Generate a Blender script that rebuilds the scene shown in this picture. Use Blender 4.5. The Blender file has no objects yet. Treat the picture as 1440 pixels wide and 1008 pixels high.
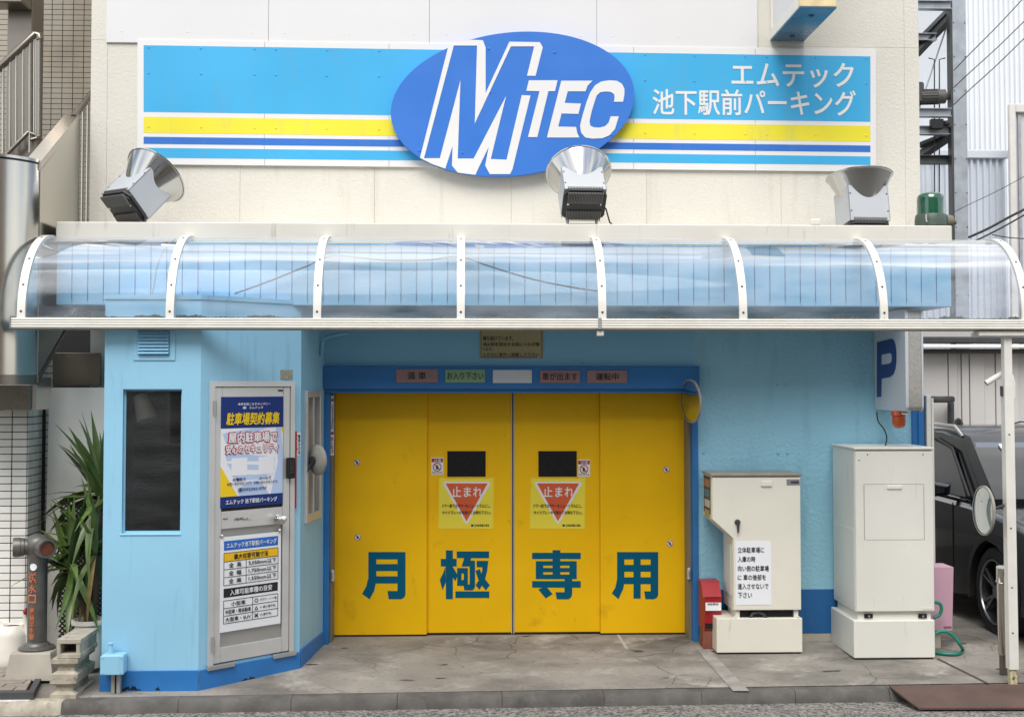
import bpy, math, random
from mathutils import Vector, Matrix, Euler
random.seed(7)
SC = bpy.context.scene
COL = SC.collection

# ------------------------------------------------------------------ camera
F, PCX, PCY = 1800.0, 720.0, 477.0          # focal length and principal point, in 1440-px units
VX, VY = 655.0, 540.0                        # where the street-to-facade direction vanishes
YAW = math.atan((PCX - VX) / F)
PITCH = math.atan((VY - PCY) / F)
CAM = Vector((0, -10.0, 1.944))
RM = Euler((math.pi / 2 + PITCH, 0, -YAW), 'XYZ').to_matrix()
cd = bpy.data.cameras.new('camera')
cd.sensor_width = 36; cd.lens = 36 * F / 1440
cd.shift_y = (PCY - 504) / 1440
cd.clip_start = 0.05; cd.clip_end = 3000
cam = bpy.data.objects.new('camera', cd); COL.objects.link(cam)
cam.location = CAM; cam.rotation_euler = (math.pi / 2 + PITCH, 0, -YAW)
SC.camera = cam

# ------------------------------------------------------------------ sky and sun
SUN_EL, SUN_AZ = math.radians(52), math.radians(192)     # compass bearing of the sun (0 = +Y, clockwise)
w = bpy.data.worlds.new('World'); SC.world = w; w.use_nodes = True
nt = w.node_tree; N = nt.nodes; L = nt.links
bg = N['Background']; bg.inputs[1].default_value = 0.135
sky = N.new('ShaderNodeTexSky'); sky.sky_type = 'NISHITA'; sky.sun_disc = False
sky.sun_elevation = SUN_EL; sky.sun_rotation = SUN_AZ; sky.air_density = 1.0; sky.dust_density = 1.2
tc = N.new('ShaderNodeTexCoord')
mp = N.new('ShaderNodeMapping'); mp.inputs['Scale'].default_value = (1, 1, 2.2)
no = N.new('ShaderNodeTexNoise'); no.inputs['Scale'].default_value = 2.6; no.inputs['Detail'].default_value = 7; no.inputs['Roughness'].default_value = 0.55
rp = N.new('ShaderNodeValToRGB'); rp.color_ramp.elements[0].position = 0.36; rp.color_ramp.elements[1].position = 0.60
mx = N.new('ShaderNodeMix'); mx.data_type = 'RGBA'
mx.inputs['B'].default_value = (7.6, 7.5, 7.2, 1)
L.new(tc.outputs['Generated'], mp.inputs['Vector']); L.new(mp.outputs[0], no.inputs['Vector'])
L.new(no.outputs['Fac'], rp.inputs[0]); L.new(rp.outputs[0], mx.inputs['Factor'])
L.new(sky.outputs[0], mx.inputs['A']); L.new(mx.outputs['Result'], bg.inputs[0])
sl = bpy.data.lights.new('sun', 'SUN'); sl.energy = 1.9; sl.angle = math.radians(38); sl.color = (1, 0.965, 0.92)
sun = bpy.data.objects.new('sun', sl); COL.objects.link(sun)
sd = Vector((math.sin(SUN_AZ) * math.cos(SUN_EL), math.cos(SUN_AZ) * math.cos(SUN_EL), math.sin(SUN_EL)))
sun.rotation_euler = sd.to_track_quat('Z', 'Y').to_euler(); sun.location = (0, -20, 30)
SC.view_settings.view_transform = 'Standard'; SC.view_settings.look = 'None'
SC.view_settings.gamma = 1; SC.view_settings.use_curve_mapping = False
SC.view_settings.exposure = 0.70
try:
    SC.cycles.max_bounces = 10; SC.cycles.transparent_max_bounces = 12; SC.cycles.use_denoising = True
    SC.cycles.caustics_reflective = False; SC.cycles.caustics_refractive = False
except Exception: pass

# ------------------------------------------------------------------ measuring helpers
def ray(px, py): return RM @ Vector(((px - PCX) / F, -(py - PCY) / F, -1.0))
def P(px, py, Y):                            # point of the plane Y = const seen at a pixel
    d = ray(px, py); t = (Y - CAM.y) / d.y; return CAM + d * t
def PZ(px, py, z):                           # point of the level z = const
    d = ray(px, py); t = (z - CAM.z) / d.z; return CAM + d * t
def PPL(px, py, p0, n):
    d = ray(px, py); t = (p0 - CAM).dot(n) / d.dot(n); return CAM + d * t
def PXp(px, py, X):
    d = ray(px, py); t = (X - CAM.x) / d.x; return CAM + d * t
def R(px0, py0, px1, py1, Y):                # pixel rectangle -> x0,x1,z0,z1
    cx, cy = (px0 + px1) / 2, (py0 + py1) / 2
    return P(px0, cy, Y).x, P(px1, cy, Y).x, P(cx, py1, Y).z, P(cx, py0, Y).z

# ------------------------------------------------------------------ mesh helpers
class G:
    def __init__(s): s.v = []; s.f = []
    def add(s, vs, fs):
        b = len(s.v); s.v += [Vector(q) for q in vs]; s.f += [[i + b for i in q] for q in fs]; return s
    def box(s, x0, x1, y0, y1, z0, z1, b=0.0):
        if x0 > x1: x0, x1 = x1, x0
        if y0 > y1: y0, y1 = y1, y0
        if z0 > z1: z0, z1 = z1, z0
        b = min(b, (x1 - x0) * .45, (y1 - y0) * .45, (z1 - z0) * .45)
        if b <= 0:
            return s.add([(x0,y0,z0),(x1,y0,z0),(x1,y1,z0),(x0,y1,z0),(x0,y0,z1),(x1,y0,z1),(x1,y1,z1),(x0,y1,z1)],
                         [(0,3,2,1),(4,5,6,7),(0,1,5,4),(1,2,6,5),(2,3,7,6),(3,0,4,7)])
        vs = []; idx = {}
        X = (x0, x1); Y = (y0, y1); Z = (z0, z1)
        for i in (0, 1):
            for j in (0, 1):
                for k in (0, 1):
                    sx, sy, sz = (b if i == 0 else -b), (b if j == 0 else -b), (b if k == 0 else -b)
                    idx[i,j,k,0] = len(vs); vs.append((X[i], Y[j] + sy, Z[k] + sz))
                    idx[i,j,k,1] = len(vs); vs.append((X[i] + sx, Y[j], Z[k] + sz))
                    idx[i,j,k,2] = len(vs); vs.append((X[i] + sx, Y[j] + sy, Z[k]))
        fs = []
        def q(c, *ids):
            ids = list(ids); p = [Vector(vs[i]) for i in ids]
            n = (p[1] - p[0]).cross(p[2] - p[0]); m = sum(p, Vector()) / len(p)
            if n.dot(m - c) < 0: ids.reverse()
            fs.append(ids)
        c = Vector(((x0+x1)/2, (y0+y1)/2, (z0+z1)/2)); I = idx
        for i in (0,1): q(c, I[i,0,0,0], I[i,1,0,0], I[i,1,1,0], I[i,0,1,0])
        for j in (0,1): q(c, I[0,j,0,1], I[1,j,0,1], I[1,j,1,1], I[0,j,1,1])
        for k in (0,1): q(c, I[0,0,k,2], I[1,0,k,2], I[1,1,k,2], I[0,1,k,2])
        for j in (0,1):
            for k in (0,1): q(c, I[0,j,k,1], I[1,j,k,1], I[1,j,k,2], I[0,j,k,2])
        for i in (0,1):
            for k in (0,1): q(c, I[i,0,k,0], I[i,1,k,0], I[i,1,k,2], I[i,0,k,2])
        for i in (0,1):
            for j in (0,1): q(c, I[i,j,0,0], I[i,j,1,0], I[i,j,1,1], I[i,j,0,1])
        for i in (0,1):
            for j in (0,1):
                for k in (0,1): q(c, I[i,j,k,0], I[i,j,k,1], I[i,j,k,2])
        return s.add(vs, fs)
    def prism(s, pts, off):                  # flat polygon pushed along a vector
        pts = [Vector(p) for p in pts]; off = Vector(off); n = len(pts)
        nr = Vector()
        for i in range(n): nr += pts[i].cross(pts[(i + 1) % n])
        if nr.dot(off) < 0: pts.reverse()
        vs = pts + [p + off for p in pts]
        fs = [list(range(n))[::-1], list(range(n, 2 * n))] + [[i, (i + 1) % n, n + (i + 1) % n, n + i] for i in range(n)]
        return s.add(vs, fs)
    def poly(s, pts): return s.add(pts, [list(range(len(pts)))])
    def tube(s, pts, r, n=8, caps=True):
        pts = [Vector(p) for p in pts]; rs = r if isinstance(r, (list, tuple)) else [r] * len(pts)
        rings = []; u = None
        for i, p in enumerate(pts):
            a = pts[max(i - 1, 0)]; b = pts[min(i + 1, len(pts) - 1)]
            t = (b - a).normalized()
            if u is None:
                u = t.cross(Vector((0, 0, 1)) if abs(t.z) < .9 else Vector((1, 0, 0))).normalized()
            else:
                u = (u - t * u.dot(t)).normalized()
            v = t.cross(u)
            rings.append([p + (u * math.cos(2*math.pi*k/n) + v * math.sin(2*math.pi*k/n)) * rs[i] for k in range(n)])
        vs = [q for rg in rings for q in rg]; fs = []
        for i in range(len(pts) - 1):
            for k in range(n):
                fs.append([i*n + k, i*n + (k+1) % n, (i+1)*n + (k+1) % n, (i+1)*n + k])
        if caps: fs.append(list(range(n))[::-1]); fs.append([(len(pts)-1)*n + k for k in range(n)])
        return s.add(vs, fs)
    def cyl(s, p0, p1, r0, r1=None, n=20): return s.tube([p0, p1], [r0, r0 if r1 is None else r1], n)
    def lathe(s, prof, n=28, M=None, caps=False):    # prof: (r, z) about local Z
        vs = []; fs = []
        for r, z in prof:
            for k in range(n):
                a = 2 * math.pi * k / n; vs.append(Vector((r * math.cos(a), r * math.sin(a), z)))
        for i in range(len(prof) - 1):
            for k in range(n): fs.append([i*n + k, i*n + (k+1) % n, (i+1)*n + (k+1) % n, (i+1)*n + k])
        if caps: fs.append(list(range(n))[::-1]); fs.append([(len(prof)-1)*n + k for k in range(n)])
        if M is not None: vs = [M @ v for v in vs]
        return s.add(vs, fs)
    def loft(s, rings, close=True, caps=True):
        n = len(rings[0]); vs = [q for rg in rings for q in rg]; fs = []
        for i in range(len(rings) - 1):
            for k in range(n if close else n - 1):
                fs.append([i*n + k, i*n + (k+1) % n, (i+1)*n + (k+1) % n, (i+1)*n + k])
        if caps and close: fs.append(list(range(n))[::-1]); fs.append([(len(rings)-1)*n + k for k in range(n)])
        return s.add(vs, fs)
    def bounds(s):
        return (Vector([min(v[i] for v in s.v) for i in range(3)]), Vector([max(v[i] for v in s.v) for i in range(3)]))
    def xf(s, M): s.v = [M @ v for v in s.v]; return s

ORG = {}
def mesh(name, g, m, smooth=None, off=Vector()):
    me = bpy.data.meshes.new(name)
    me.from_pydata([tuple(v - off) for v in g.v], [], g.f); me.validate(); me.update()
    if m is not None: me.materials.append(m)
    if smooth:
        for p in me.polygons: p.use_smooth = True
        me.set_sharp_from_angle(angle=math.radians(smooth))
    return me
def obj(name, g, m, parent=None, smooth=None, kind=None):
    if parent is None:
        lo, hi = g.bounds(); off = Vector(((lo.x + hi.x) / 2, (lo.y + hi.y) / 2, lo.z))
    else: off = ORG[parent.name]
    o = bpy.data.objects.new(name, mesh(name, g, m, smooth, off)); COL.objects.link(o)
    if parent is None: o.location = off
    else: o.parent = parent
    ORG[o.name] = off
    if kind: o['kind'] = kind
    return o
def inst(name, me, loc, parent, m=None):     # another object that shares a mesh
    o = bpy.data.objects.new(name, me); COL.objects.link(o)
    o.parent = parent; o.location = Vector(loc) - ORG[parent.name]; ORG[o.name] = ORG[parent.name]
    return o
def tag(o, label, cat, group=None):
    o['label'] = label; o['category'] = cat
    if group: o['group'] = group
    return o
def thing(name, label, cat, loc=(0, 0, 0), rot=None, group=None):
    o = bpy.data.objects.new(name, None); COL.objects.link(o); o.location = loc
    o.empty_display_size = 0.1
    if rot is not None: o.rotation_euler = rot; ORG[o.name] = Vector()
    else: ORG[o.name] = Vector(loc)
    return tag(o, label, cat, group)
def struct(name, g, m, smooth=None):
    return obj(name, g, m, None, smooth, 'structure')

# ------------------------------------------------------------------ materials
def lin(c):
    return tuple(((v / 255) / 12.92 if v / 255 <= .04045 else ((v / 255 + .055) / 1.055) ** 2.4) for v in c)
def mat(name, rgb, rough=.5, metal=0.0, var=0.0, vs=3.0, bump=0.0, bs=60.0, spec=.5, dark=None, dmask=(.5, .7), ds=2.0,
        coat=0.0, rnd=0.0, stretch=None, bdist=.004, lin_in=False, streak=None):
    m = bpy.data.materials.new(name); m.use_nodes = True
    nt = m.node_tree; N = nt.nodes; L = nt.links; b = N['Principled BSDF']
    c = rgb if lin_in else lin(rgb)
    b.inputs['Base Color'].default_value = (*c, 1); b.inputs['Roughness'].default_value = rough
    b.inputs['Metallic'].default_value = metal; b.inputs['Specular IOR Level'].default_value = spec
    if coat: b.inputs['Coat Weight'].default_value = coat; b.inputs['Coat Roughness'].default_value = .05
    geo = N.new('ShaderNodeNewGeometry'); pos = geo.outputs['Position']
    if stretch:
        mp = N.new('ShaderNodeMapping'); mp.inputs['Scale'].default_value = stretch; L.new(pos, mp.inputs['Vector']); pos = mp.outputs[0]
    last = None
    if var:
        n = N.new('ShaderNodeTexNoise'); n.inputs['Scale'].default_value = vs; n.inputs['Detail'].default_value = 6; L.new(pos, n.inputs['Vector'])
        r = N.new('ShaderNodeMapRange'); r.inputs['From Min'].default_value = .3; r.inputs['From Max'].default_value = .7
        r.inputs['To Min'].default_value = 1 - var; r.inputs['To Max'].default_value = 1 + var; L.new(n.outputs['Fac'], r.inputs['Value'])
        x = N.new('ShaderNodeMix'); x.data_type = 'RGBA'; x.blend_type = 'MULTIPLY'; x.inputs['Factor'].default_value = 1
        x.inputs['A'].default_value = (*c, 1); L.new(r.outputs[0], x.inputs['B']); last = x.outputs['Result']
        r2 = N.new('ShaderNodeMapRange'); r2.inputs['To Min'].default_value = max(0, rough - .12); r2.inputs['To Max'].default_value = min(1, rough + .12)
        L.new(n.outputs['Fac'], r2.inputs['Value']); L.new(r2.outputs[0], b.inputs['Roughness'])
    if rnd:
        oi = N.new('ShaderNodeObjectInfo'); r = N.new('ShaderNodeMapRange')
        r.inputs['To Min'].default_value = 1 - rnd; r.inputs['To Max'].default_value = 1 + rnd; L.new(oi.outputs['Random'], r.inputs['Value'])
        x = N.new('ShaderNodeMix'); x.data_type = 'RGBA'; x.blend_type = 'MULTIPLY'; x.inputs['Factor'].default_value = 1
        if last: L.new(last, x.inputs['A'])
        else: x.inputs['A'].default_value = (*c, 1)
        L.new(r.outputs[0], x.inputs['B']); last = x.outputs['Result']
    if dark:
        n = N.new('ShaderNodeTexNoise'); n.inputs['Scale'].default_value = ds; n.inputs['Detail'].default_value = 9; n.inputs['Roughness'].default_value = .65
        L.new(pos, n.inputs['Vector'])
        r = N.new('ShaderNodeMapRange'); r.inputs['From Min'].default_value = dmask[0]; r.inputs['From Max'].default_value = dmask[1]; L.new(n.outputs['Fac'], r.inputs['Value'])
        x = N.new('ShaderNodeMix'); x.data_type = 'RGBA'; L.new(r.outputs[0], x.inputs['Factor'])
        if last: L.new(last, x.inputs['A'])
        else: x.inputs['A'].default_value = (*c, 1)
        x.inputs['B'].default_value = (*lin(dark), 1); last = x.outputs['Result']
    if streak:                                       # run-down stains: (colour, amount, low, high, scale, stretch)
        sc_, am, lo, hi, ss, sv = streak
        mp = N.new('ShaderNodeMapping'); mp.inputs['Scale'].default_value = sv; L.new(geo.outputs['Position'], mp.inputs['Vector'])
        n = N.new('ShaderNodeTexNoise'); n.inputs['Scale'].default_value = ss; n.inputs['Detail'].default_value = 8; n.inputs['Roughness'].default_value = .6; L.new(mp.outputs[0], n.inputs['Vector'])
        r = N.new('ShaderNodeMapRange'); r.inputs['From Min'].default_value = lo; r.inputs['From Max'].default_value = hi; r.inputs['To Max'].default_value = am; L.new(n.outputs['Fac'], r.inputs['Value'])
        x = N.new('ShaderNodeMix'); x.data_type = 'RGBA'; L.new(r.outputs[0], x.inputs['Factor'])
        if last: L.new(last, x.inputs['A'])
        else: x.inputs['A'].default_value = (*c, 1)
        x.inputs['B'].default_value = (*lin(sc_), 1); last = x.outputs['Result']
    if last: L.new(last, b.inputs['Base Color'])
    if bump:
        n = N.new('ShaderNodeTexNoise'); n.inputs['Scale'].default_value = bs; n.inputs['Detail'].default_value = 3; L.new(geo.outputs['Position'], n.inputs['Vector'])
        bp = N.new('ShaderNodeBump'); bp.inputs['Strength'].default_value = bump; bp.inputs['Distance'].default_value = bdist
        L.new(n.outputs['Fac'], bp.inputs['Height']); L.new(bp.outputs[0], b.inputs['Normal'])
    return m
M = {}
M['cream'] = mat('cream stucco', (213, 210, 200), .85, var=.04, vs=1.6, bump=.5, bs=62, bdist=.007, streak=((178, 170, 152), .5, .55, .8, 2.2, (3, 3, .35)))
M['creampaint'] = mat('cream painted steel', (216, 213, 204), .5, var=.05, vs=1.5, streak=((140, 130, 112), .7, .6, .82, 5, (4, 4, .5)))
M['white'] = mat('white board', (218, 218, 219), .45, var=.02, vs=1.2, bump=.08, bs=6)
M['sky_blue'] = mat('sky blue vinyl', (60, 170, 222), .42, var=.05, vs=1.1, streak=((120, 146, 156), .3, .54, .82, 3, (3, 3, .5)))
M['yellow_vinyl'] = mat('yellow vinyl', (233, 221, 55), .42, var=.05, vs=1.1, streak=((120, 146, 156), .3, .54, .82, 3, (3, 3, .5)))
M['deep_blue'] = mat('blue vinyl', (48, 112, 198), .42, var=.05, vs=1.1, streak=((120, 146, 156), .3, .54, .82, 3, (3, 3, .5)))
M['logo_blue'] = mat('logo blue', (52, 116, 204), .4, var=.02)
M['print_white'] = mat('white print', (224, 224, 224), .45)
M['booth'] = mat('light blue paint', (150, 203, 230), .45, spec=.35, var=.05, vs=1.4, bump=.10, bs=16, streak=((116, 160, 184), .6, .56, .8, 4, (3, 3, .3)))
M['blue_wall'] = mat('light blue stucco', (146, 198, 219), .55, var=.06, vs=1.2, bump=.9, bs=36, bdist=.009, streak=((112, 158, 178), .6, .55, .8, 3, (2.5, 2.5, .4)))
M['blue_flat'] = mat('light blue smooth paint', (133, 190, 219), .5, var=.05, vs=1.3)
M['fascia'] = mat('pale blue steel panel', (142, 192, 222), .42, var=.03, rnd=.02)
M['trim_blue'] = mat('strong blue paint', (40, 112, 176), .5, var=.10, vs=3)
M['plinth'] = mat('blue plinth paint', (40, 116, 186), .5, var=.08, vs=5, dark=(16, 20, 28), dmask=(.745, .76), ds=9)
M['yellow'] = mat('yellow door paint', (238, 186, 4), .45, spec=.3, var=.07, vs=1.3, bump=.10, bs=9, dark=(190, 144, 14), dmask=(.60, .82), ds=3, streak=((120, 88, 24), .45, .66, .82, 7, (2, 2, .5)))
M['teal'] = mat('dark teal print', (0, 88, 116), .6, spec=.15)
M['olive'] = mat('grey olive steel', (118, 114, 100), .5, var=.1)
M['white_alu'] = mat('white coated aluminium', (226, 224, 216), .4, var=.05, vs=8, dark=(120, 112, 98), dmask=(.66, .8), ds=14)
M['dark_seal'] = mat('black rubber', (18, 18, 19), .7)
M['alu'] = mat('anodised aluminium', (208, 208, 206), .42, metal=.45, var=.05, vs=5, dark=(110, 102, 92), dmask=(.66, .8), ds=9)
M['alu_dirty'] = mat('dull aluminium panel', (172, 171, 167), .5, metal=.5, var=.08, vs=4)
M['chrome'] = mat('bright metal', (220, 218, 214), .12, metal=1)
M['steel'] = mat('brushed stainless', (196, 192, 184), .2, metal=1, var=.0)
M['steel_dark'] = mat('dark bronze steel', (134, 127, 118), .3, metal=.9, var=.05, vs=2)
M['galv'] = mat('galvanised steel', (158, 164, 170), .5, metal=.5, var=.14, vs=9)
M['galv_dark'] = mat('dark machine steel', (70, 72, 74), .55, metal=.4, var=.2, vs=9)
M['black'] = mat('black', (16, 16, 17), .5)
M['blackprint'] = mat('black print', (24, 24, 26), .5)
M['navy'] = mat('navy print', (34, 56, 122), .55, spec=.2)
M['poster_white'] = mat('poster paper', (236, 238, 242), .55, spec=.2)
M['poster_sky'] = mat('pale blue print', (186, 206, 238), .55, spec=.2)
M['poster_yellow'] = mat('yellow print', (242, 208, 40), .55, spec=.2)
M['poster_red'] = mat('crimson print', (190, 28, 52), .55, spec=.2)
M['gold'] = mat('ochre print', (238, 190, 36), .55, spec=.2)
M['sheet_blue'] = mat('blue print', (48, 112, 200), .55, spec=.2)
M['sign_yellow'] = mat('pale yellow plastic', (232, 214, 66), .4, var=.03)
M['sign_red'] = mat('faded red print', (208, 92, 52), .4, var=.04)
M['red'] = mat('red paint', (160, 24, 34), .4, var=.08)
M['red_print'] = mat('dark red print', (158, 28, 32), .5)
M['plate_red'] = mat('dull mauve plastic', (150, 118, 116), .4)
M['plate_green'] = mat('dull green plastic', (128, 166, 130), .4)
M['plate_white'] = mat('off white plastic', (206, 208, 214), .4)
M['brass_plate'] = mat('weathered khaki plate', (172, 160, 118), .5, var=.06)
M['cabinet'] = mat('ivory painted steel', (226, 223, 209), .45, var=.04, vs=2, bump=.05, bs=8, dark=(168, 152, 124), dmask=(.66, .80), ds=9, streak=((150, 132, 100), .7, .64, .8, 6, (5, 5, .45)))
M['cabinet_b'] = mat('pale grey painted steel', (224, 223, 214), .45, var=.04, vs=2, bump=.05, bs=8, dark=(172, 162, 142), dmask=(.66, .82), ds=8, streak=((158, 146, 122), .6, .63, .8, 5, (5, 5, .4)))
M['concrete'] = mat('apron concrete', (148, 142, 132), .85, var=.20, vs=1.7, bump=.35, bs=90, dark=(78, 74, 70), dmask=(.52, .80), ds=1.6)
M['conc_light'] = mat('pale concrete', (178, 172, 160), .85, var=.14, vs=5, bump=.4, bs=80)
M['conc_block'] = mat('rough concrete block', (176, 168, 152), .95, var=.22, vs=16, bump=.9, bs=170, dark=(104, 98, 88), dmask=(.58, .74), ds=22)
M['kerb'] = mat('kerb concrete', (98, 95, 91), .9, var=.3, vs=6, bump=.8, bs=130, rnd=.03, dark=(78, 74, 70), dmask=(.5, .72), ds=5)
M['tile'] = mat('glazed white tile', (240, 238, 232), .22, var=.05, vs=6, rnd=.07)
M['tile_brown'] = mat('glazed taupe tile', (168, 160, 146), .2, var=.08, vs=4, rnd=.1)
M['grout'] = mat('dark grout', (74, 68, 62), .9)
M['paver'] = mat('grey brown paver', (146, 136, 124), .85, var=.16, vs=14, bump=.4, bs=120, rnd=.12)
M['rubber'] = mat('grey rubber edging', (72, 72, 74), .7, var=.15, vs=8)
M['panel_white'] = mat('aged white panel', (240, 238, 231), .5, var=.08, vs=1.4)
M['iron'] = mat('grey painted cast iron', (104, 102, 98), .42, metal=.4, var=.15, vs=14)
M['orange'] = mat('worn orange print', (206, 116, 70), .7, dark=(120, 108, 98), dmask=(.50, .62), ds=70)
M['jug'] = mat('white polythene', (228, 224, 214), .45, var=.05, vs=9)
M['leaf'] = mat('yucca leaf', (84, 106, 52), .4, var=.25, vs=10, rnd=.35)
M['trunk'] = mat('brown stem', (70, 60, 46), .9, var=.25, vs=20, bump=.6)
M['trellis'] = mat('dark lattice', (44, 42, 38), .7)
M['car'] = mat('black car paint', (13, 16, 23), .2, spec=.3, coat=.55)
M['car_trim'] = mat('black car plastic', (30, 30, 32), .5)
M['tyre'] = mat('tyre rubber', (30, 30, 31), .75)
M['rim'] = mat('machined alloy', (140, 142, 146), .25, metal=.9)
M['rust_plate'] = mat('rusty brown steel plate', (96, 76, 68), .6, metal=.3, var=.22, vs=5, bump=.25, bs=40)
M['pink'] = mat('pink plastic', (204, 164, 180), .55, var=.05)
M['hose'] = mat('green hose', (34, 132, 112), .4)
M['cable'] = mat('black cable', (26, 26, 28), .6)
M['shed_white'] = mat('white corrugated steel', (220, 223, 227), .5, var=.04, vs=.6)
M['shed_blue'] = mat('pale blue corrugated steel', (212, 219, 228), .5, var=.05, vs=.8)
M['panel_grey'] = mat('light grey cladding', (190, 188, 186), .5, var=.05, vs=1.2, rnd=.05)
M['far_wall'] = mat('far pale wall', (226, 226, 222), .8, var=.04)
M['far_conc'] = mat('weathered concrete', (208, 206, 202), .85, var=.15, vs=3)
M['hammer'] = mat('grey hammered plastic', (170, 167, 160), .5, var=.16, vs=90, bump=.5, bs=140)
M['pface'] = mat('translucent sign face', (206, 210, 216), .35)
M['p_blue'] = mat('dark blue vinyl', (34, 58, 124), .4)
M['soffit'] = mat('blue grey soffit', (122, 168, 194), .6, var=.05)
M['timber'] = mat('weathered plywood', (220, 200, 158), .7, var=.15, vs=8, dark=(120, 84, 50), dmask=(.66, .78), ds=9)
M['mirror_teal'] = mat('teal glossy panel', (70, 122, 152), .2, metal=.35, var=.12, vs=3, dark=(96, 84, 60), dmask=(.66, .85), ds=4)
M['lamp_box'] = mat('silver grey lamp paint', (188, 192, 196), .42, metal=.25, var=.04)
M['mirror'] = mat('mirror face', (205, 210, 212), .03, metal=1)
M['mirror_back'] = mat('grey mirror shell', (150, 146, 138), .5, var=.1, vs=20)
M['asphalt'] = None
M['dado'] = mat('deep blue dado paint', (30, 98, 158), .55, var=.12, vs=3, bump=.6, bs=36, bdist=.006)
M['scuff'] = mat('brown scuff', (120, 112, 104), .7, var=.3, vs=60)

def asphalt():
    m = mat('coarse asphalt', (92, 90, 86), .9, var=.2, vs=3)
    nt = m.node_tree; N = nt.nodes; L = nt.links; b = N['Principled BSDF']
    geo = N.new('ShaderNodeNewGeometry')
    v = N.new('ShaderNodeTexVoronoi'); v.inputs['Scale'].default_value = 62; L.new(geo.outputs['Position'], v.inputs['Vector'])
    r = N.new('ShaderNodeValToRGB'); e = r.color_ramp.elements
    e[0].color = (.05, .048, .045, 1); e[1].color = (.33, .31, .28, 1)
    sp = N.new('ShaderNodeSeparateColor'); L.new(v.outputs['Color'], sp.inputs[0]); L.new(sp.outputs[0], r.inputs[0])
    L.new(r.outputs[0], b.inputs['Base Color'])
    bp = N.new('ShaderNodeBump'); bp.inputs['Strength'].default_value = .9; bp.inputs['Distance'].default_value = .006; bp.invert = True
    L.new(v.outputs['Distance'], bp.inputs['Height']); L.new(bp.outputs[0], b.inputs['Normal'])
    return m
M['asphalt'] = asphalt()

def clear(name, tint, ior=1.45, haze=.06, hz=(.8, .82, .84), rough=.02, dirt=False, refl=1.0):
    m = bpy.data.materials.new(name); m.use_nodes = True
    nt = m.node_tree; N = nt.nodes; L = nt.links; N.remove(N['Principled BSDF']); out = N['Material Output']
    t = N.new('ShaderNodeBsdfTransparent'); t.inputs[0].default_value = (*tint, 1)
    gl = N.new('ShaderNodeBsdfGlossy'); gl.inputs['Roughness'].default_value = rough; gl.inputs[0].default_value = (1, 1, 1, 1)
    fr = N.new('ShaderNodeFresnel'); fr.inputs[0].default_value = ior
    df = N.new('ShaderNodeBsdfDiffuse'); df.inputs[0].default_value = (*hz, 1)
    m1 = N.new('ShaderNodeMixShader'); m2 = N.new('ShaderNodeMixShader')
    geo = N.new('ShaderNodeNewGeometry'); n = N.new('ShaderNodeTexNoise'); n.inputs['Scale'].default_value = 4; n.inputs['Detail'].default_value = 8
    mp = N.new('ShaderNodeMapping'); mp.inputs['Scale'].default_value = (.6, 1, 2.4)
    L.new(geo.outputs['Position'], mp.inputs['Vector']); L.new(mp.outputs[0], n.inputs['Vector'])
    r = N.new('ShaderNodeMapRange'); r.inputs['From Min'].default_value = .35; r.inputs['From Max'].default_value = .75
    r.inputs['To Min'].default_value = haze * .4; r.inputs['To Max'].default_value = haze * 2; L.new(n.outputs['Fac'], r.inputs['Value'])
    L.new(r.outputs[0], m1.inputs[0]); L.new(t.outputs[0], m1.inputs[1]); L.new(df.outputs[0], m1.inputs[2])
    fm = N.new('ShaderNodeMath'); fm.operation = 'MULTIPLY'; fm.inputs[1].default_value = refl; L.new(fr.outputs[0], fm.inputs[0]); L.new(fm.outputs[0], m2.inputs[0]); L.new(m1.outputs[0], m2.inputs[1]); L.new(gl.outputs[0], m2.inputs[2])
    if dirt:
        # a moulded sheet is never flat: slow ripples bend what it mirrors
        wv = N.new('ShaderNodeTexNoise'); wv.inputs['Scale'].default_value = 1.6; wv.inputs['Detail'].default_value = 2
        mp2 = N.new('ShaderNodeMapping'); mp2.inputs['Scale'].default_value = (.45, 1, 2.2); L.new(geo.outputs['Position'], mp2.inputs['Vector']); L.new(mp2.outputs[0], wv.inputs['Vector'])
        bp = N.new('ShaderNodeBump'); bp.inputs['Strength'].default_value = .22; bp.inputs['Distance'].default_value = .05
        L.new(wv.outputs['Fac'], bp.inputs['Height']); L.new(bp.outputs[0], gl.inputs['Normal']); L.new(bp.outputs[0], fr.inputs['Normal'])
    L.new(m2.outputs[0], out.inputs[0]); return m
M['pane'] = clear('clear awning sheet', (.91, .93, .96), 1.38, .16, hz=(.60, .66, .75), rough=.06, dirt=True, refl=.4)
M['window_glass'] = clear('window glass', (.78, .79, .78), 1.45, .02)
M['car_glass'] = clear('tinted car glass', (.10, .12, .13), 1.55, .0)
M['green_lens'] = mat('green lens', (12, 80, 56), .15, coat=1, spec=.6)
M['orange_lens'] = mat('orange lens', (178, 76, 30), .22, coat=.6)
M['algae'] = mat('dark algae dirt', (70, 68, 54), .95, var=.3, vs=30)

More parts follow.
